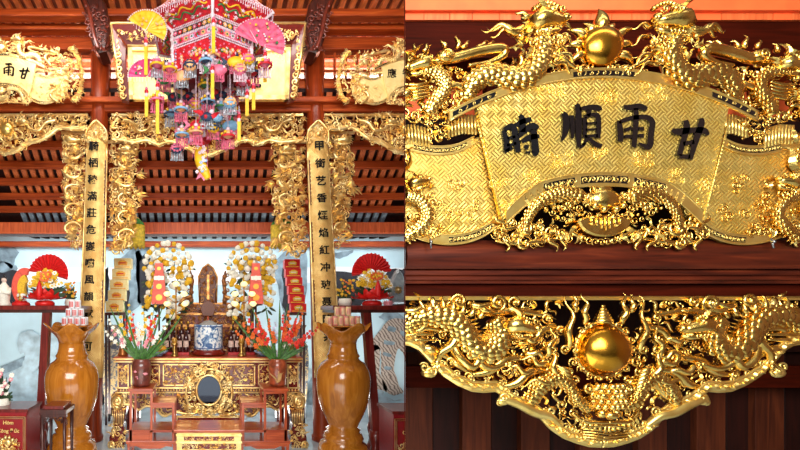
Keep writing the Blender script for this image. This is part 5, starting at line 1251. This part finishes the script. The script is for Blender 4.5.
for sd, us in (('left', (166.5,173,179.5,186)), ('right', (231,237.5,244,250.5))):
    for r_, (Y, nm) in enumerate(((5.27, 'front'), (5.38, 'rear'))):
        for i, u in enumerate(us): bottle((at(u+(2 if r_ else 0), 0, Y).x, Y, ZT+.035+r_*.07), 'dark bottle, %s of the %s row, %s of the incense bowl' % (['first', 'second', 'third', 'fourth'][i], nm, sd), 'liquor bottles on the altar')
    a, b = at(us[0]-3.5, 0, 5.3).x, at(us[-1]+3.5, 0, 5.3).x
    m = MB(); m.box((a, 5.2, ZT+.001), (b, 5.33, ZT+.034)); tag(m.build('bottle_tray', plain('red_tray', (176, 26, 26), .4), bevel=.004), 'low red tray under the front bottles, %s of the incense bowl' % sd, 'tray', 'red bottle trays')
    m = MB(); m.box((a, 5.34, ZT+.001), (b, 5.42, ZT+.104)); tag(m.build('bottle_riser', LACQ, bevel=.004), 'dark red riser under the rear bottles, %s of the incense bowl' % sd, 'riser', 'bottle risers')
for u, sd in ((174.5, 'left'), (241.5, 'right')):
    c = on(u, 5.06); t = thing('candlestick', 'brass candlestick before the bottles, %s of the incense bowl' % sd, 'candlestick', c, 'brass candlesticks'); k = px(1, 5.06)
    m = MB(); m.lathe([(4*k,0),(4.2*k,.012),(2.6*k,.03),(1.6*k,.06),(2.6*k,.085),(1.6*k,.11),(3.4*k,.14),(3.8*k,.16),(0,.16)], c, 18); m.build('stick', plain('brass_metal', (206, 166, 92), .28, 1.), t)
    m = MB(); m.lathe([(2.6*k,.16),(2.8*k,.2),(2.2*k,.225),(0,.22)], c, 14); m.build('cup', plain('amber_glass', (190, 140, 60), .2, .3), t)
for u, sd, fr in ((158, 'left', ((0,0,0),(-.06,.02,0),(.055,.03,0),(0,.02,.075))), (264, 'right', ((-.045,0,0),(.045,0,0),(0,.05,.0),(0,.03,.07)))):
    c = on(u, 5.1); t = thing('fruit_dish', 'blue and white porcelain dish of oranges at the %s of the altar' % sd, 'dish', c, 'fruit dishes')
    m = MB(); m.lathe([(.05,0),(.055,.015),(.1,.035),(.125,.062),(.118,.062),(.09,.04),(0,.03)], c, 26); m.build('dish', plain('blue_white_glaze', (150, 170, 196), .2, var=.4, nscale=40), t)
    for i, (dx, dy, dz) in enumerate(fr):
        m = MB(); cc = (c[0]+dx, c[1]+dy, c[2]+.085+dz); m.ball(cc, .046, 16, 12, (1,1,.95)); f_ = m.build('orange', plain('orange_peel', (240, 166, 30), .4, var=.08, bump=.2, nscale=120)); tag(f_, 'orange %s in the %s fruit dish' % (['in front', 'on one side', 'on the other side', 'on top'][i] if sd == 'left' else ['at the left', 'at the right', 'at the back', 'on top'][i], sd), 'orange', 'oranges in dishes')
for u, sd in ((123, 'left'), (291, 'right')):
    c = on(u, 5.15); m = MB(); k = px(1, 5.15); m.lathe([(5*k,0),(5.4*k,.02),(4*k,.05),(4.6*k,.07),(3.2*k,.1),(3.8*k,.115),(2.4*k,.15),(2.8*k,.165),(1.4*k,.21),(1.6*k,.225),(.7*k,.28),(.9*k,.3),(0,.36)], c, 20); tag(m.build('stupa_finial', plain('copper_gilt_'+sd, (190, 120, 60), .35, .6)), 'copper-gilt stepped finial at the %s end of the altar' % sd, 'ornament', 'stepped finials')
# gift boxes in leaning towers
GB_Y = plain('yellow_gift_box', (255, 230, 160), .4, var=.06); GB_S = plain('gold_box_print', (240, 166, 50), .35, .3); GB_R = plain('red_gift_box', (230, 30, 28), .35, var=.08); GB_L = plain('yellow_box_print', (246, 200, 60), .4)
def box_tower(us, vs_, w, mats, lb, Y, gp, seed):
    rng = random.Random(seed); n = len(vs_)-1
    for i in range(n):
        u = us[0]+(us[1]-us[0])*i/(n-1); v0, v1 = vs_[i+1], vs_[i]; ww = w*(1 if i else 1); c = at(u, v1, Y); t = thing('gift_box', lb % ('lowest' if i == 0 else 'topmost' if i == n-1 else ['', 'second', 'third', 'fourth', 'fifth'][i]+' from the bottom'), 'box', tuple(c), gp)
        T = frame(Y); m = MB(T); dx = rng.uniform(-.5, .5); m.box((u-ww/2+dx, v0+.15, -9), (u+ww/2+dx, v1, 0)); m.build('carton', mats[0], t, bevel=.004)
        m = MB(T); q = (v1-v0); m.prism([(u-ww*.28+dx,v0+q*.4),(u-ww*.1+dx,v0+q*.22),(u+ww*.1+dx,v0+q*.22),(u+ww*.28+dx,v0+q*.4),(u+ww*.24+dx,v0+q*.7),(u-ww*.24+dx,v0+q*.7)], 0, .5); m.box((u-ww*.42+dx, v0+q*.82, 0), (u+ww*.42+dx, v0+q*.9, .3)); m.build('printed_emblem', mats[1], t)
        if len(mats) > 2:
            m = MB(T); m.box((u-ww*.18+dx, v0+q*.42, .5), (u+ww*.18+dx, v0+q*.52, .8)); m.build('printed_stripe', mats[2], t)
for u, sd, hw in ((115.5, 'yellow', 11), (295.5, 'red', 10)):
    Y = 6.02; a, b = at(u-hw, 0, Y).x, at(u+hw, 0, Y).x; z = at(0, 312.5, Y).z; c = (at(u, 0, Y).x, Y+.06, 0)
    t = thing('pedestal', 'dark pedestal carrying the tower of %s gift boxes' % sd, 'pedestal', c, 'pedestals of the gift boxes')
    m = MB(); m.box((a, Y-.06, z-.04), (b, Y+.2, z)); m.build('top', W_BLK, t)
    for x in (a+.03, b-.03):
        for y in (Y-.03, Y+.17): m = MB(); m.tube([(x, y, 0), (x, y, z-.04)], .018, 8); m.build('leg', W_BLK, t)
box_tower((114.5, 122.5), (312.3,301,290,279.5,268.5,258), 17.5, (GB_Y, GB_S, RED), '%s of the leaning tower of yellow gift boxes', 6.0, 'yellow gift boxes', 3)
box_tower((299, 292.5), (312.3,303.5,294.5,285.5,277,268,259), 15.5, (GB_R, GB_L, WHT), '%s of the leaning tower of red gift boxes', 6.0, 'red gift boxes', 4)
# flower pyramids with paper packets and lotus lamps
LAMP = plain('cream_lotus_lamp', (255, 240, 190), .4, emit=(255, 226, 150), es=.9, var=.02)
def pyramid(u, sgn, lb, seed):
    Y = 5.55; c = on(u, Y); rng = random.Random(seed); t = thing('flower_tree', lb, 'flower arrangement', c, 'yellow and white flower trees'); k = px(1, Y)
    m = MB(); m.lathe([(9*k,0),(9*k,.05),(6*k,.1),(7*k,.2),(5*k,.28),(2*k,.3),(2*k,.8)], c, 18); m.build('vase', plain('dark_bronze', (70, 56, 44), .35, .6), t)
    fl, lv = MB(), MB()
    def mum(uu, vv, r, mi, d):
        p = at(uu, vv, Y-d); r *= k; fl.mi = mi; fl.ball(tuple(p), r*.72, 8, 6)
        for i in range(18):
            q = Vector((rng.gauss(0,1), -abs(rng.gauss(0,1)), rng.gauss(0,1))).normalized(); petals(fl, tuple(p+q*r*.66), r*rng.uniform(.4,.6), 6, tuple(q), mi, mi)
    for j, (rr, n, d) in enumerate(((23,15,.1),(17,11,.14),(11,8,.17),(5,4,.18))):
        for i in range(n):
            a = PI*1.0+PI*(i+rng.uniform(-.2,.2))/(n-1); mum(u+rr*math.cos(a)*1.02, 268+rr*1.08*math.sin(a), rng.uniform(2.6,3.9), int((i*7+j*3) % 5 > 1), d)
    for q in range(44): mum(u+rng.uniform(-17,17), rng.uniform(258,292), rng.uniform(2.6,3.8), int(rng.random() < .5), rng.uniform(-.02,.08))
    for uu, vv, mi in ((u-20,271,1),(u-18,277,1),(u-19,283,0),(u+19,273,1),(u+21,268,0),(u+14,266,0),(u-12,264,0),(u+19,281,0),(u+12,275,0),(u+15,288,1)):
        for q in range(3): mum(uu+rng.uniform(-3,3), vv+rng.uniform(-3,3), rng.uniform(2.4,3.6), mi, .1)
    for i in range(26): mum(u+sgn*rng.uniform(4,23), rng.uniform(282,307), rng.uniform(2.2,3.6), int(rng.random() < .25), .14)
    for i in range(26): mum(u-sgn*rng.uniform(0,22)-2, rng.uniform(296,318), rng.uniform(2.2,3.6), int(rng.random() < .72), .16)
    fl.build('flowers', [YEL, WHT], t)
    for i in range(70):
        p = at(u+rng.uniform(-22,22), rng.uniform(262,316), Y+rng.uniform(.0,.1)); a = rng.uniform(0, 6.3); leafblade(lv, tuple(p), (p.x+.1*math.cos(a), p.y-.03, p.z+.1*math.sin(a)), .016)
    lv.build('leaves', DGRN, t)
for u, sgn, sd in ((168, -1, 'left'), (252, 1, 'right')):
    pyramid(u, sgn, 'umbrella-shaped tree of yellow and white flowers on the %s of the spirit throne' % sd, 40+sgn)
    # tapering stack of red paper packets held in front
    up = 159 if sd == 'left' else 256
    sp_ = PACK = plain('salmon_packet_'+sd, (232, 88, 66), .5, var=.08); 
    zb = at(0, 304, 5.3).z; cst = (at(up, 0, 5.3).x, 5.31, ZT+.002)
    t = thing('packet_stand', 'slender stand holding red paper packets before the %s flower tree' % sd, 'stand', cst, 'stands of the red packets'); m = MB(); m.lathe([(.035,0),(.035,.02),(.012,.05),(.012,zb-ZT-.025),(.085,zb-ZT-.02),(.085,zb-ZT-.004),(0,zb-ZT-.004)], cst, 14); m.build('pole', W_BLK, t)
    for i, (v0, v1, hw) in enumerate(((291,304,7.5),(282,291,6.3),(274,282,5.6),(263,274,4.3))):
        T = frame(5.28); t = thing('paper_packet', 'red paper packet before the %s flower tree, %s of its stack' % (sd, ['lowest', 'second from the bottom', 'third from the bottom', 'topmost'][i]), 'packet', tuple(at(up, v1, 5.28)), 'red paper packets')
        m = MB(T); m.prism([(up-hw,v1-.05),(up-hw*.9,v0+.15),(up+hw*.9,v0+.15),(up+hw,v1-.05)], -5, 0); m.build('packet', PACK, t)
        m = MB(T); m.prism([(up+3.2*math.cos(a)*(hw/7), (v0+v1)/2+3*math.sin(a)*(hw/7)) for a in linspace(0, 5.9, 14)], 0, .4); m.build('printed_seal', (GB_S if i != 2 else WHT), t)
        if i == 2: m = MB(T); m.box((up-hw*.9, v0+2, .1), (up+hw*.9, v1-2, .3)); m.build('white_band', WHT, t)
    # branching lamp of cream lotus buds
    ul = 176 if sd == 'left' else 244; c = on(ul, 5.16); t = thing('lotus_lamp', 'branching lamp with five cream lotus lights before the %s flower tree' % sd, 'lamp', c, 'branching lotus lamps')
    m = MB(); m.lathe([(.03,0),(.03,.015),(.02,.04),(.012,.1)], c, 14); m.tube([(c[0], c[1], c[2]+.05), (c[0], c[1], at(0, 286, 5.2).z)], .009, 7); spots = ((ul-8,306),(ul+1,297.5),(ul+10,306),(ul-6,297) if sd == 'right' else (ul+5,285),(ul,285) if sd == 'right' else (ul-3,287))
    spots = ((ul-9,304),(ul+9,304),(ul-9,294),(ul+8,294),(ul,284))
    for a, b in spots: p = at(a, b+2.5, 5.14); m.tube([(c[0], c[1], p.z-.08), ((c[0]+p.x)/2, 5.18, p.z-.05), tuple(p)], .006, 6)
    m.build('branching_pole', plain('lamp_brass_'+sd, (180, 130, 70), .3, .8), t)
    for a, b in spots:
        p = at(a, b, 5.14); m = MB(); lotus(m, (p.x, p.y, p.z-.04), .05, .075, 8, 2); m.ball((p.x, p.y, p.z), .036, 10, 8, (1.15,1.1,.9)); m.build('lotus_light', LAMP, t)
# small tasselled parasols hanging by the drops
for u, sd in ((134, 'left'), (281.5, 'right')):
    Y = 5.6; c = at(u, 222, Y); t = thing('tassel_canopy', 'small green and yellow fringed canopy hanging beside the %s carved drop' % sd, 'canopy', tuple(c), 'fringed canopies'); k = px(1, Y)
    m = MB(); m.lathe([(10.5*k,-.055),(10*k,-.02),(5*k,.05),(1*k,.07),(0,.09)], c, 20); m.build('canopy_top', plain('green_silk_'+sd, (60, 130, 60), .6, var=.2), t)
    m = MB()
    for i in range(64): a = 2*PI*i/64; x, y = c.x+10.3*k*math.cos(a), c.y+10.3*k*math.sin(a); m.tube([(x, y, c.z-.05), (x, y, c.z-.33+.02*math.sin(i*5))], .0085, 5)
    m.build('yellow_fringe', plain('yellow_silk_'+sd, (220, 190, 60), .6, var=.2), t)
    m2 = MB(); m2.tube([(c.x, c.y, c.z+.08), (c.x, c.y, slope(118)[1]+.3)], .005, 6); m2.build('cord', plain('cord_'+sd, (120,90,50), .7), t)
# ================================================================== the great hanging lantern
def lantern():
    X0, Y0 = .058, 3.65; rng = random.Random(17)
    t = thing('hanging_lantern', 'great six-sided red festival lantern with bead trim, fans, tassels and dangling toys', 'lantern', (X0, Y0, 4.6))
    RL = plain('red_silk', (206, 24, 40), .5, var=.2); PK = plain('pink_silk', (236, 110, 140), .5, var=.2); WB = plain('white_beads', (232, 206, 216), .35); DG = plain('dark_green_silk', (56, 60, 50), .5, var=.3)
    YS = plain('yellow_ribbon', (236, 184, 24), .5, var=.08); NV = plain('navy_silk', (40, 56, 84), .5, var=.2); GR = plain('leaf_green_silk', (50, 120, 60), .5); BL = plain('sky_blue_silk', (130, 180, 216), .5); SV = plain('silver_tinsel', (190, 196, 204), .3, .5); OG = plain('peach_silk', (244, 176, 120), .5); MG = plain('magenta_silk', (216, 60, 120), .5); MR = plain('maroon_lining', (112, 12, 18), .7)
    PAL = [WB, PK, RL, YS, GR, BL, OG, NV]
    co = lambda k, R: (X0+R*math.sin(k*PI/3), Y0-R*math.cos(k*PI/3))
    def face(mb, k, R0, z0, R1, z1, th=.006):
        a, b = co(k, R0), co(k+1, R0); c, d = co(k+1, R1), co(k, R1); n = Vector((math.sin((k+.5)*PI/3), -math.cos((k+.5)*PI/3), 0))*th
        mb.hexa([(a[0],a[1],z0),(b[0],b[1],z0),(b[0]-n.x,b[1]-n.y,z0),(a[0]-n.x,a[1]-n.y,z0),(d[0],d[1],z1),(c[0],c[1],z1),(c[0]-n.x,c[1]-n.y,z1),(d[0]-n.x,d[1]-n.y,z1)])
        def at_(s, q, off=.004):
            p = Vector((a[0],a[1],z0)).lerp(Vector((b[0],b[1],z0)), s); r = Vector((d[0],d[1],z1)).lerp(Vector((c[0],c[1],z1)), s); return p.lerp(r, q)+n.normalized()*off
        return at_, n.normalized()
    tiers = (('body_panel', RL, .365, 3.60, .365, 3.795), ('pink_band', PK, .375, 3.80, .37, 3.87), ('flower_band', DG, .37, 3.875, .365, 3.94), ('eave_panel', RL, .37, 3.945, .56, 4.03), ('roof_panel', RL, .56, 4.035, .18, 4.42))
    for nm, mt, R0, z0, R1, z1 in tiers:
        for k in range(6):
            m = MB(); f, n = face(m, k, R0, z0, R1, z1); p = m.build(nm, mt, t); m = MB(); up = tuple(n)
            m.mi = 0
            for q in (.03, .97):
                for i in range(25): m.ball(tuple(f(i/24, q)), .0075, 6, 4)
            if nm == 'body_panel':
                for i in range(14): a = i*2*PI/14; m.mi = 1; m.ball(tuple(f(.5+.34*math.cos(a), .5+.36*math.sin(a))), .009, 6, 4)
                for i in range(16): petals(m, tuple(f(rng.uniform(.2,.8), rng.uniform(.25,.75))), .02, 6, up, rng.choice((1,3,6,2,4)), 0)
                for s in (.06,.94):
                    for i in range(9): m.mi = rng.choice((0,1,5)); m.ball(tuple(f(s, i/8)), .009, 6, 4)
            elif nm == 'flower_band':
                for i in range(8): petals(m, tuple(f((i+.5)/8, .5)), .022, 7, up, (1,2,6,3)[i%4], 0)
            elif nm == 'pink_band':
                for i in range(7): petals(m, tuple(f((i+.5)/7, .5)), .024, 7, up, (0,2,6)[i%3], 4); 
                for i in range(16): m.mi = 5; m.ball(tuple(f(rng.random(), rng.random())), .006, 6, 4)
            else:
                for i in range(30): petals(m, tuple(f(rng.uniform(.06,.94), rng.uniform(.12,.88))), rng.uniform(.013,.024), 6, up, rng.choice((0,1,3,4,6,0)), 0)
                for j in range(2):
                    m.mi = 3 if j else 4; m.tube([tuple(f(.1+.8*i/20, .4+.2*j+.1*math.sin(i*.9))) for i in range(21)], .007, 5)
            m.build('bead_trim', PAL, p)
            if nm in ('body_panel', 'eave_panel'):
                m = MB()
                for i in range(26): q = f((i+.5)/26, 0 if nm == 'body_panel' else 1); L = rng.uniform(.03,.045); m.tube([tuple(q), (q.x, q.y, q.z-L)], .0028, 4); m.ball((q.x, q.y, q.z-L), .0055, 5, 4)
                m.build('fringe', WB, p)
    m = MB(); m.lathe([(.30,3.62),(.30,3.93),(.1,3.95)], (X0, Y0, 0), 6); m.build('lining', MR, t)
    for k in range(6):
        m = MB(); P = [(co(k, R)+(z,)) for R, z in ((.372,3.6),(.38,3.8),(.38,3.94),(.57,4.03))]; m.tube(P, .013, 6)
        for i in range(30): q = Vector(P[0]).lerp(Vector(P[2]), i/29); m.ball((q.x+rng.uniform(-.01,.01), q.y-.006, q.z), .011, 6, 4)
        m.build('corner_post', plain('pearl_trim_%d' % k, (244, 224, 230), .4), t)
    m = MB(); m.tube([(X0, Y0, 4.4), (X0, Y0, 5.36)], .012, 8); m.build('cord', RL, t)
    # half-round fans hung at the corners
    for (u, v, r, a0, Y, mt, lbl) in ((146,30,21,PI+.55,3.3,YS,'yellow half-round fan'),(147,77,19,PI,3.34,MG,'magenta half-round fan'),(258,44,27,PI+.45,3.38,plain('deep_pink_silk', (222, 84, 118), .5, var=.25),'pink half-round fan'),(186,-2,14,PI,3.0,RL,None)):
        m = MB(frame(Y)); n = 20; V = []
        for i in range(n+1): a = a0+PI*i/n; V += [(u+1.5*math.cos(a), v+1.5*math.sin(a), 0), (u+r*math.cos(a), v+r*math.sin(a)*.95, 1.2 if i % 2 else .2)]
        m.add(V, [(2*i, 2*i+1, 2*i+3, 2*i+2) for i in range(n)], False); fn = m.build('fan', mt, t, label=lbl); so = fn.modifiers.new('s', 'SOLIDIFY'); so.thickness = .006
        m = MB(frame(Y-.012))
        for i in range(30): a = a0+PI*i/29; m.mi = 0; m.ball((u+r*math.cos(a), v+r*math.sin(a)*.95, .6), .75, 6, 4)
        for i in range(16): a = a0+PI*rng.uniform(.1,.9); q = r*rng.uniform(.3,.85); m.mi = rng.choice((0,6,3,4)) if mt is not YS else rng.choice((3,6)); m.ball((u+q*math.cos(a), v+q*math.sin(a)*.95, .6), rng.uniform(.8,1.6), 7, 4, (1,1,.4))
        m.build('bead_trim', PAL, fn)
        m = MB(frame(Y))
        for i in range(14): q = -1+2*i/13; uu, vv = u+r*q*math.cos(a0), v+r*q*math.sin(a0); m.tube([(uu, vv, 0), (uu, vv+rng.uniform(3,5), 0)], .25, 4)
        m.build('fringe', WB, fn)
        if v > 0:
            m = MB(frame(Y)); m.tube([(u, v, 0), (u+(8 if u < 200 else -8), v-14, 0)], .4, 5); m.build('rod', WB, fn)
    # yellow ribbon tassels with a bead lotus on top
    for u, v0, v1, Y in ((146,42,75,3.27),(146.5,92,117,3.3),(157.5,86,134,3.32),(213.5,22,53,3.2),(212.5,69,99,3.2),(265,55,82,3.34),(247,94,116,3.35),(253.5,88,110,3.37),(239,117,141,3.4)):
        T = frame(Y); m = MB(T); m.box((u-1.7, v0, -.8), (u+1.7, v1, .8)); tt = m.build('ribbon_tassel', YS, t)
        m = MB(T); m.mi = 2
        for j, q in enumerate((0, 3, -3)): m.mi = (2,0,1)[j]; m.lathe([(1.8,0),(2.2,1.2),(1.2,2.2)], (u, v0+q, 0), 10) if False else m.ball((u, v0+q, .6), 2.3-.3*j, 9, 6)
        m.mi = 0; m.tube([(u, v0-5, 0), (u, v0-11, 0)], .35, 5); m.build('bead_knot', PAL, tt)
    # dangling toys: lotus bells, fish, drums and birds
    rows = [(157,66,'bell',1),(157,101,'bell',2),(213,57,'bell',1),(265,66,'bell',1),(253,74,'bell',2),(182,76,'fish',6),(181,88,'bell',0),(174,97,'bird',7),(189,97,'bird',7),(205,74,'drum',6),(205,86,'bell',4),(228,80,'bird',4),(232,92,'bell',0),(222,96,'bird',7),(240,70,'drum',1),(236,62,'fish',3),(195,104,'drum',3),(208,102,'bell',0),(181,110,'bell',6),(182,122,'drum',4),(171,115,'bell',5),(199,125,'fish',2),(207,117,'bird',7),(214,118,'fish',5),(221,108,'bell',5),(230,103,'drum',5),(233,114,'bell',7),(213,128,'drum',3),(196,133,'bell',1),(202,140,'fish',2),(182,135,'bell',6),(231,126,'fish',5),(228,137,'bell',6),(222,138,'bell',1),(177,149,'drum',7),(243,84,'bell',1),(248,60,'drum',3),(170,70,'bell',1),(164,80,'drum',4),(218,70,'fish',1),(206,62,'bell',0),(190,66,'drum',6)]
    for u, v, kd, ci in rows:
        Y = 3.3+rng.uniform(0, .55) if v > 72 else 3.26+rng.uniform(0, .06); kk = 1.3; T0_ = frame(Y); T = (lambda p, u=u, v=v, T0_=T0_: T0_((u+(p[0]-u)*1.3, v+(p[1]-v)*1.3, (p[2] if len(p) > 2 else 0)*1.3))); m = MB(T); m.mi = ci if ci else 7; o2 = rng.choice([c for c in range(1, 8) if c != ci])
        if kd == 'bell':
            m.ball((u, v-2, 0), 4.2, 10, 7, (1,.75,1)); m.mi = o2; m.tube([(u+5*math.cos(a), v, 5*math.sin(a)) for a in linspace(0, 2*PI, 19)], .9, 6); m.mi = 0; m.ball((u, v-6, 0), 1.8, 7, 5)
            for i in range(6): a = i*PI/3; m.mi = rng.choice((0,1,3)); m.ball((u+4.6*math.cos(a), v-2.5, 4.6*math.sin(a)), 1.3, 6, 4)
        elif kd == 'fish':
            m.ball((u, v, 0), 5.5, 12, 8, (1.3,.75,.6)); m.mi = o2; m.prism([(u-6,v),(u-12,v-4),(u-10,v),(u-12,v+4)], -.5, .5); m.flame(u, v-3, -1.2, 5, 1.4, 0, .1); m.mi = 0; m.ball((u+4.5, v-1.2, 2), 1.1, 7, 5)
        elif kd == 'drum':
            m.ball((u, v, 0), 5, 12, 8, (1,.8,1)); m.mi = o2
            for i in range(9): a = i*.7; petals_uv(m, u+3.4*math.cos(a), v+2.6*math.sin(a), 3.6)
            m.tube([(u+5*math.cos(a), v, 5*math.sin(a)) for a in linspace(0, 2*PI, 17)], .7, 5)
        else:
            m.ball((u, v, 0), 4.4, 10, 7, (1.2,.8,.8)); m.mi = o2; m.flame(u+3, v, -.3, 8, 2, 1, .1); m.flame(u-3, v-1, PI+.5, 9, 2.2, 1, .1); m.mi = 0; m.ball((u+3.5, v-3.5, 1), 2, 8, 6); m.mi = 2; m.ball((u-1, v+1, 3), 1.5, 7, 5)
        tt = m.build('dangling_toy', PAL, t); m = MB(T)
        for i in range(8): q = -4.5+9*i/7; m.tube([(u+q, v+2, rng.uniform(-2,2)), (u+q, v+rng.uniform(7,10), rng.uniform(-2,2))], .45, 4)
        for i in range(8): m.ball((u-4.5+9*i/7, v+8.5, 0), .7, 5, 4)
        m.build('bead_fringe', rng.choice((WB, PK, SV, PK)), tt)
        m = MB(T); m.tube([(u, v-4, 0), (u, min(v-6, 62), 0)], .25, 4); m.build('string', WB, tt)
    T = frame(3.6); m = MB(T); m.mi = 3                                       # long fish at the very bottom
    m.tube(smooth_path([(201,146,0),(199,154,0),(201,164,0),(206,174,0),(208,179,0)]), lambda t: 2+3.6*math.sin(PI*(.1+.8*t))*(1-.2*t), 10)
    for i in range(26): petals(m, tuple(T((rng.uniform(197,206), rng.uniform(148,174), 6))) if False else (rng.uniform(197,206), rng.uniform(148,174), 5), 2, 6, (0,0,1), rng.choice((0,0,3,5,3)), 0)
    m.mi = 1; m.prism([(200,172),(196,180),(201,177),(204,181),(207,177),(211,180),(210,171)], -1, 1); m.mi = 2; m.ball((201,145,0), 5, 9, 6)
    tt = m.build('long_fish', PAL, t, label='yellow fish hanging lowest under the lantern'); m = MB(T); 
    for i in range(10): m.tube([(193+i*1.6,148+i*.5,1),(193+i*1.6,158+i*2,1)], .35, 4)
    m.tube([(201,142,0),(205,62,0)], .3, 4); m.build('bead_fringe', PK, tt)
def petals_uv(m, u, v, w):
    m.ball((u, v, w), 1.1, 6, 4, (1,1,.6))
lantern()
def LIGHTS():
    area('open_front_daylight', (-0.3, -2.5, 3.4), (0.0, 5., 2.3), 4.5, 510, (1, .98, .95), 2.5)
    area('hall_top_fill', (-0.3, 4.15, 5.0), (0., 5.9, 1.), 4.4, 60, (1, .96, .9), .25)  # added fill under the ceiling to brighten the altar; no roof opening here
    area('ceiling_up_fill', (-.2, 1.7, .25), (0., 4.6, 5.), 3.2, 40, (1, .92, .82), 1.2)  # unseen upward fill, added to brighten the hall ceilings
    area('rear_slope_fill', (0, 6.35, .12), (0, 6.2, 3.), 7., 105, (1, .93, .84), .7)  # fill hidden behind the altar, added to warm the rear slope from below
    area('bay_top_fill', (1.9, 1.65, 3.6), (1.95, 2.6, 2.9), 1.8, 5.5, (1, .94, .88), .15)  # added strip that brightens the salmon boards; there is no window above the bay
    area('bay_glint_fill', (1.3, -.3, 3.3), (1.9, 2., 2.2), .6, 26, (1, .95, .85))  # fill added near the eye for glints on the gilding, not a lamp of the bay
    area('back_wall_fill', (0, 6.6, 2.75), (0, 7.3, 1.2), 7., 52, (.9, .97, 1), .3)  # invented cool fill under the eave, brightens the back wall
    area('lattice_back_fill', (0, 5.6, 4.98), (0, 6.2, 4.55), 8., 170, (1, .95, .92), .2)  # added light between the roofs so the boarding behind the lattice looks bright
# ------------------------------------------------------------------ light and camera
def area(name, loc, to, size, power, col=(1,1,1), sy=None):
    l = bpy.data.lights.new(name, 'AREA'); l.energy = power; l.color = col; l.size = size
    if sy: l.shape = 'RECTANGLE'; l.size_y = sy
    o = bpy.data.objects.new(name, l); COL.objects.link(o); o.location = loc
    o.rotation_euler = (Vector(to)-Vector(loc)).to_track_quat('-Z', 'Y').to_euler(); return o
wd = bpy.data.worlds.new('daylight'); scene.world = wd; wd.use_nodes = True
nt = wd.node_tree; bg = nt.nodes['Background']
tc = N(nt, 'ShaderNodeTexCoord'); sp = N(nt, 'ShaderNodeSeparateXYZ'); nt.links.new(tc.outputs['Generated'], sp.inputs[0])
mr = N(nt, 'ShaderNodeMapRange'); mr.inputs['From Min'].default_value = -.3; mr.inputs['From Max'].default_value = .8
nt.links.new(sp.outputs['Z'], mr.inputs['Value'])
nt.links.new(ramp(nt, mr.outputs['Result'], [(0, (70, 60, 52)), (.35, (150, 150, 150)), (1, (238, 236, 230))]), bg.inputs['Color'])
bg.inputs['Strength'].default_value = .36
LIGHTS()
cam = bpy.data.cameras.new('camera'); cam.sensor_width = 36; cam.lens = 36*F/800
cam.shift_x = (400-CX)/800; cam.shift_y = (CY-225)/800; cam.clip_start = .05
co = bpy.data.objects.new('camera', cam); COL.objects.link(co); co.location = (0, 0, ZC); co.rotation_euler = (PI/2, 0, 0)
scene.camera = co
vs = scene.view_settings; vs.view_transform = 'Standard'; vs.look = 'None'; vs.gamma = 1; vs.use_curve_mapping = False; vs.exposure = 0.
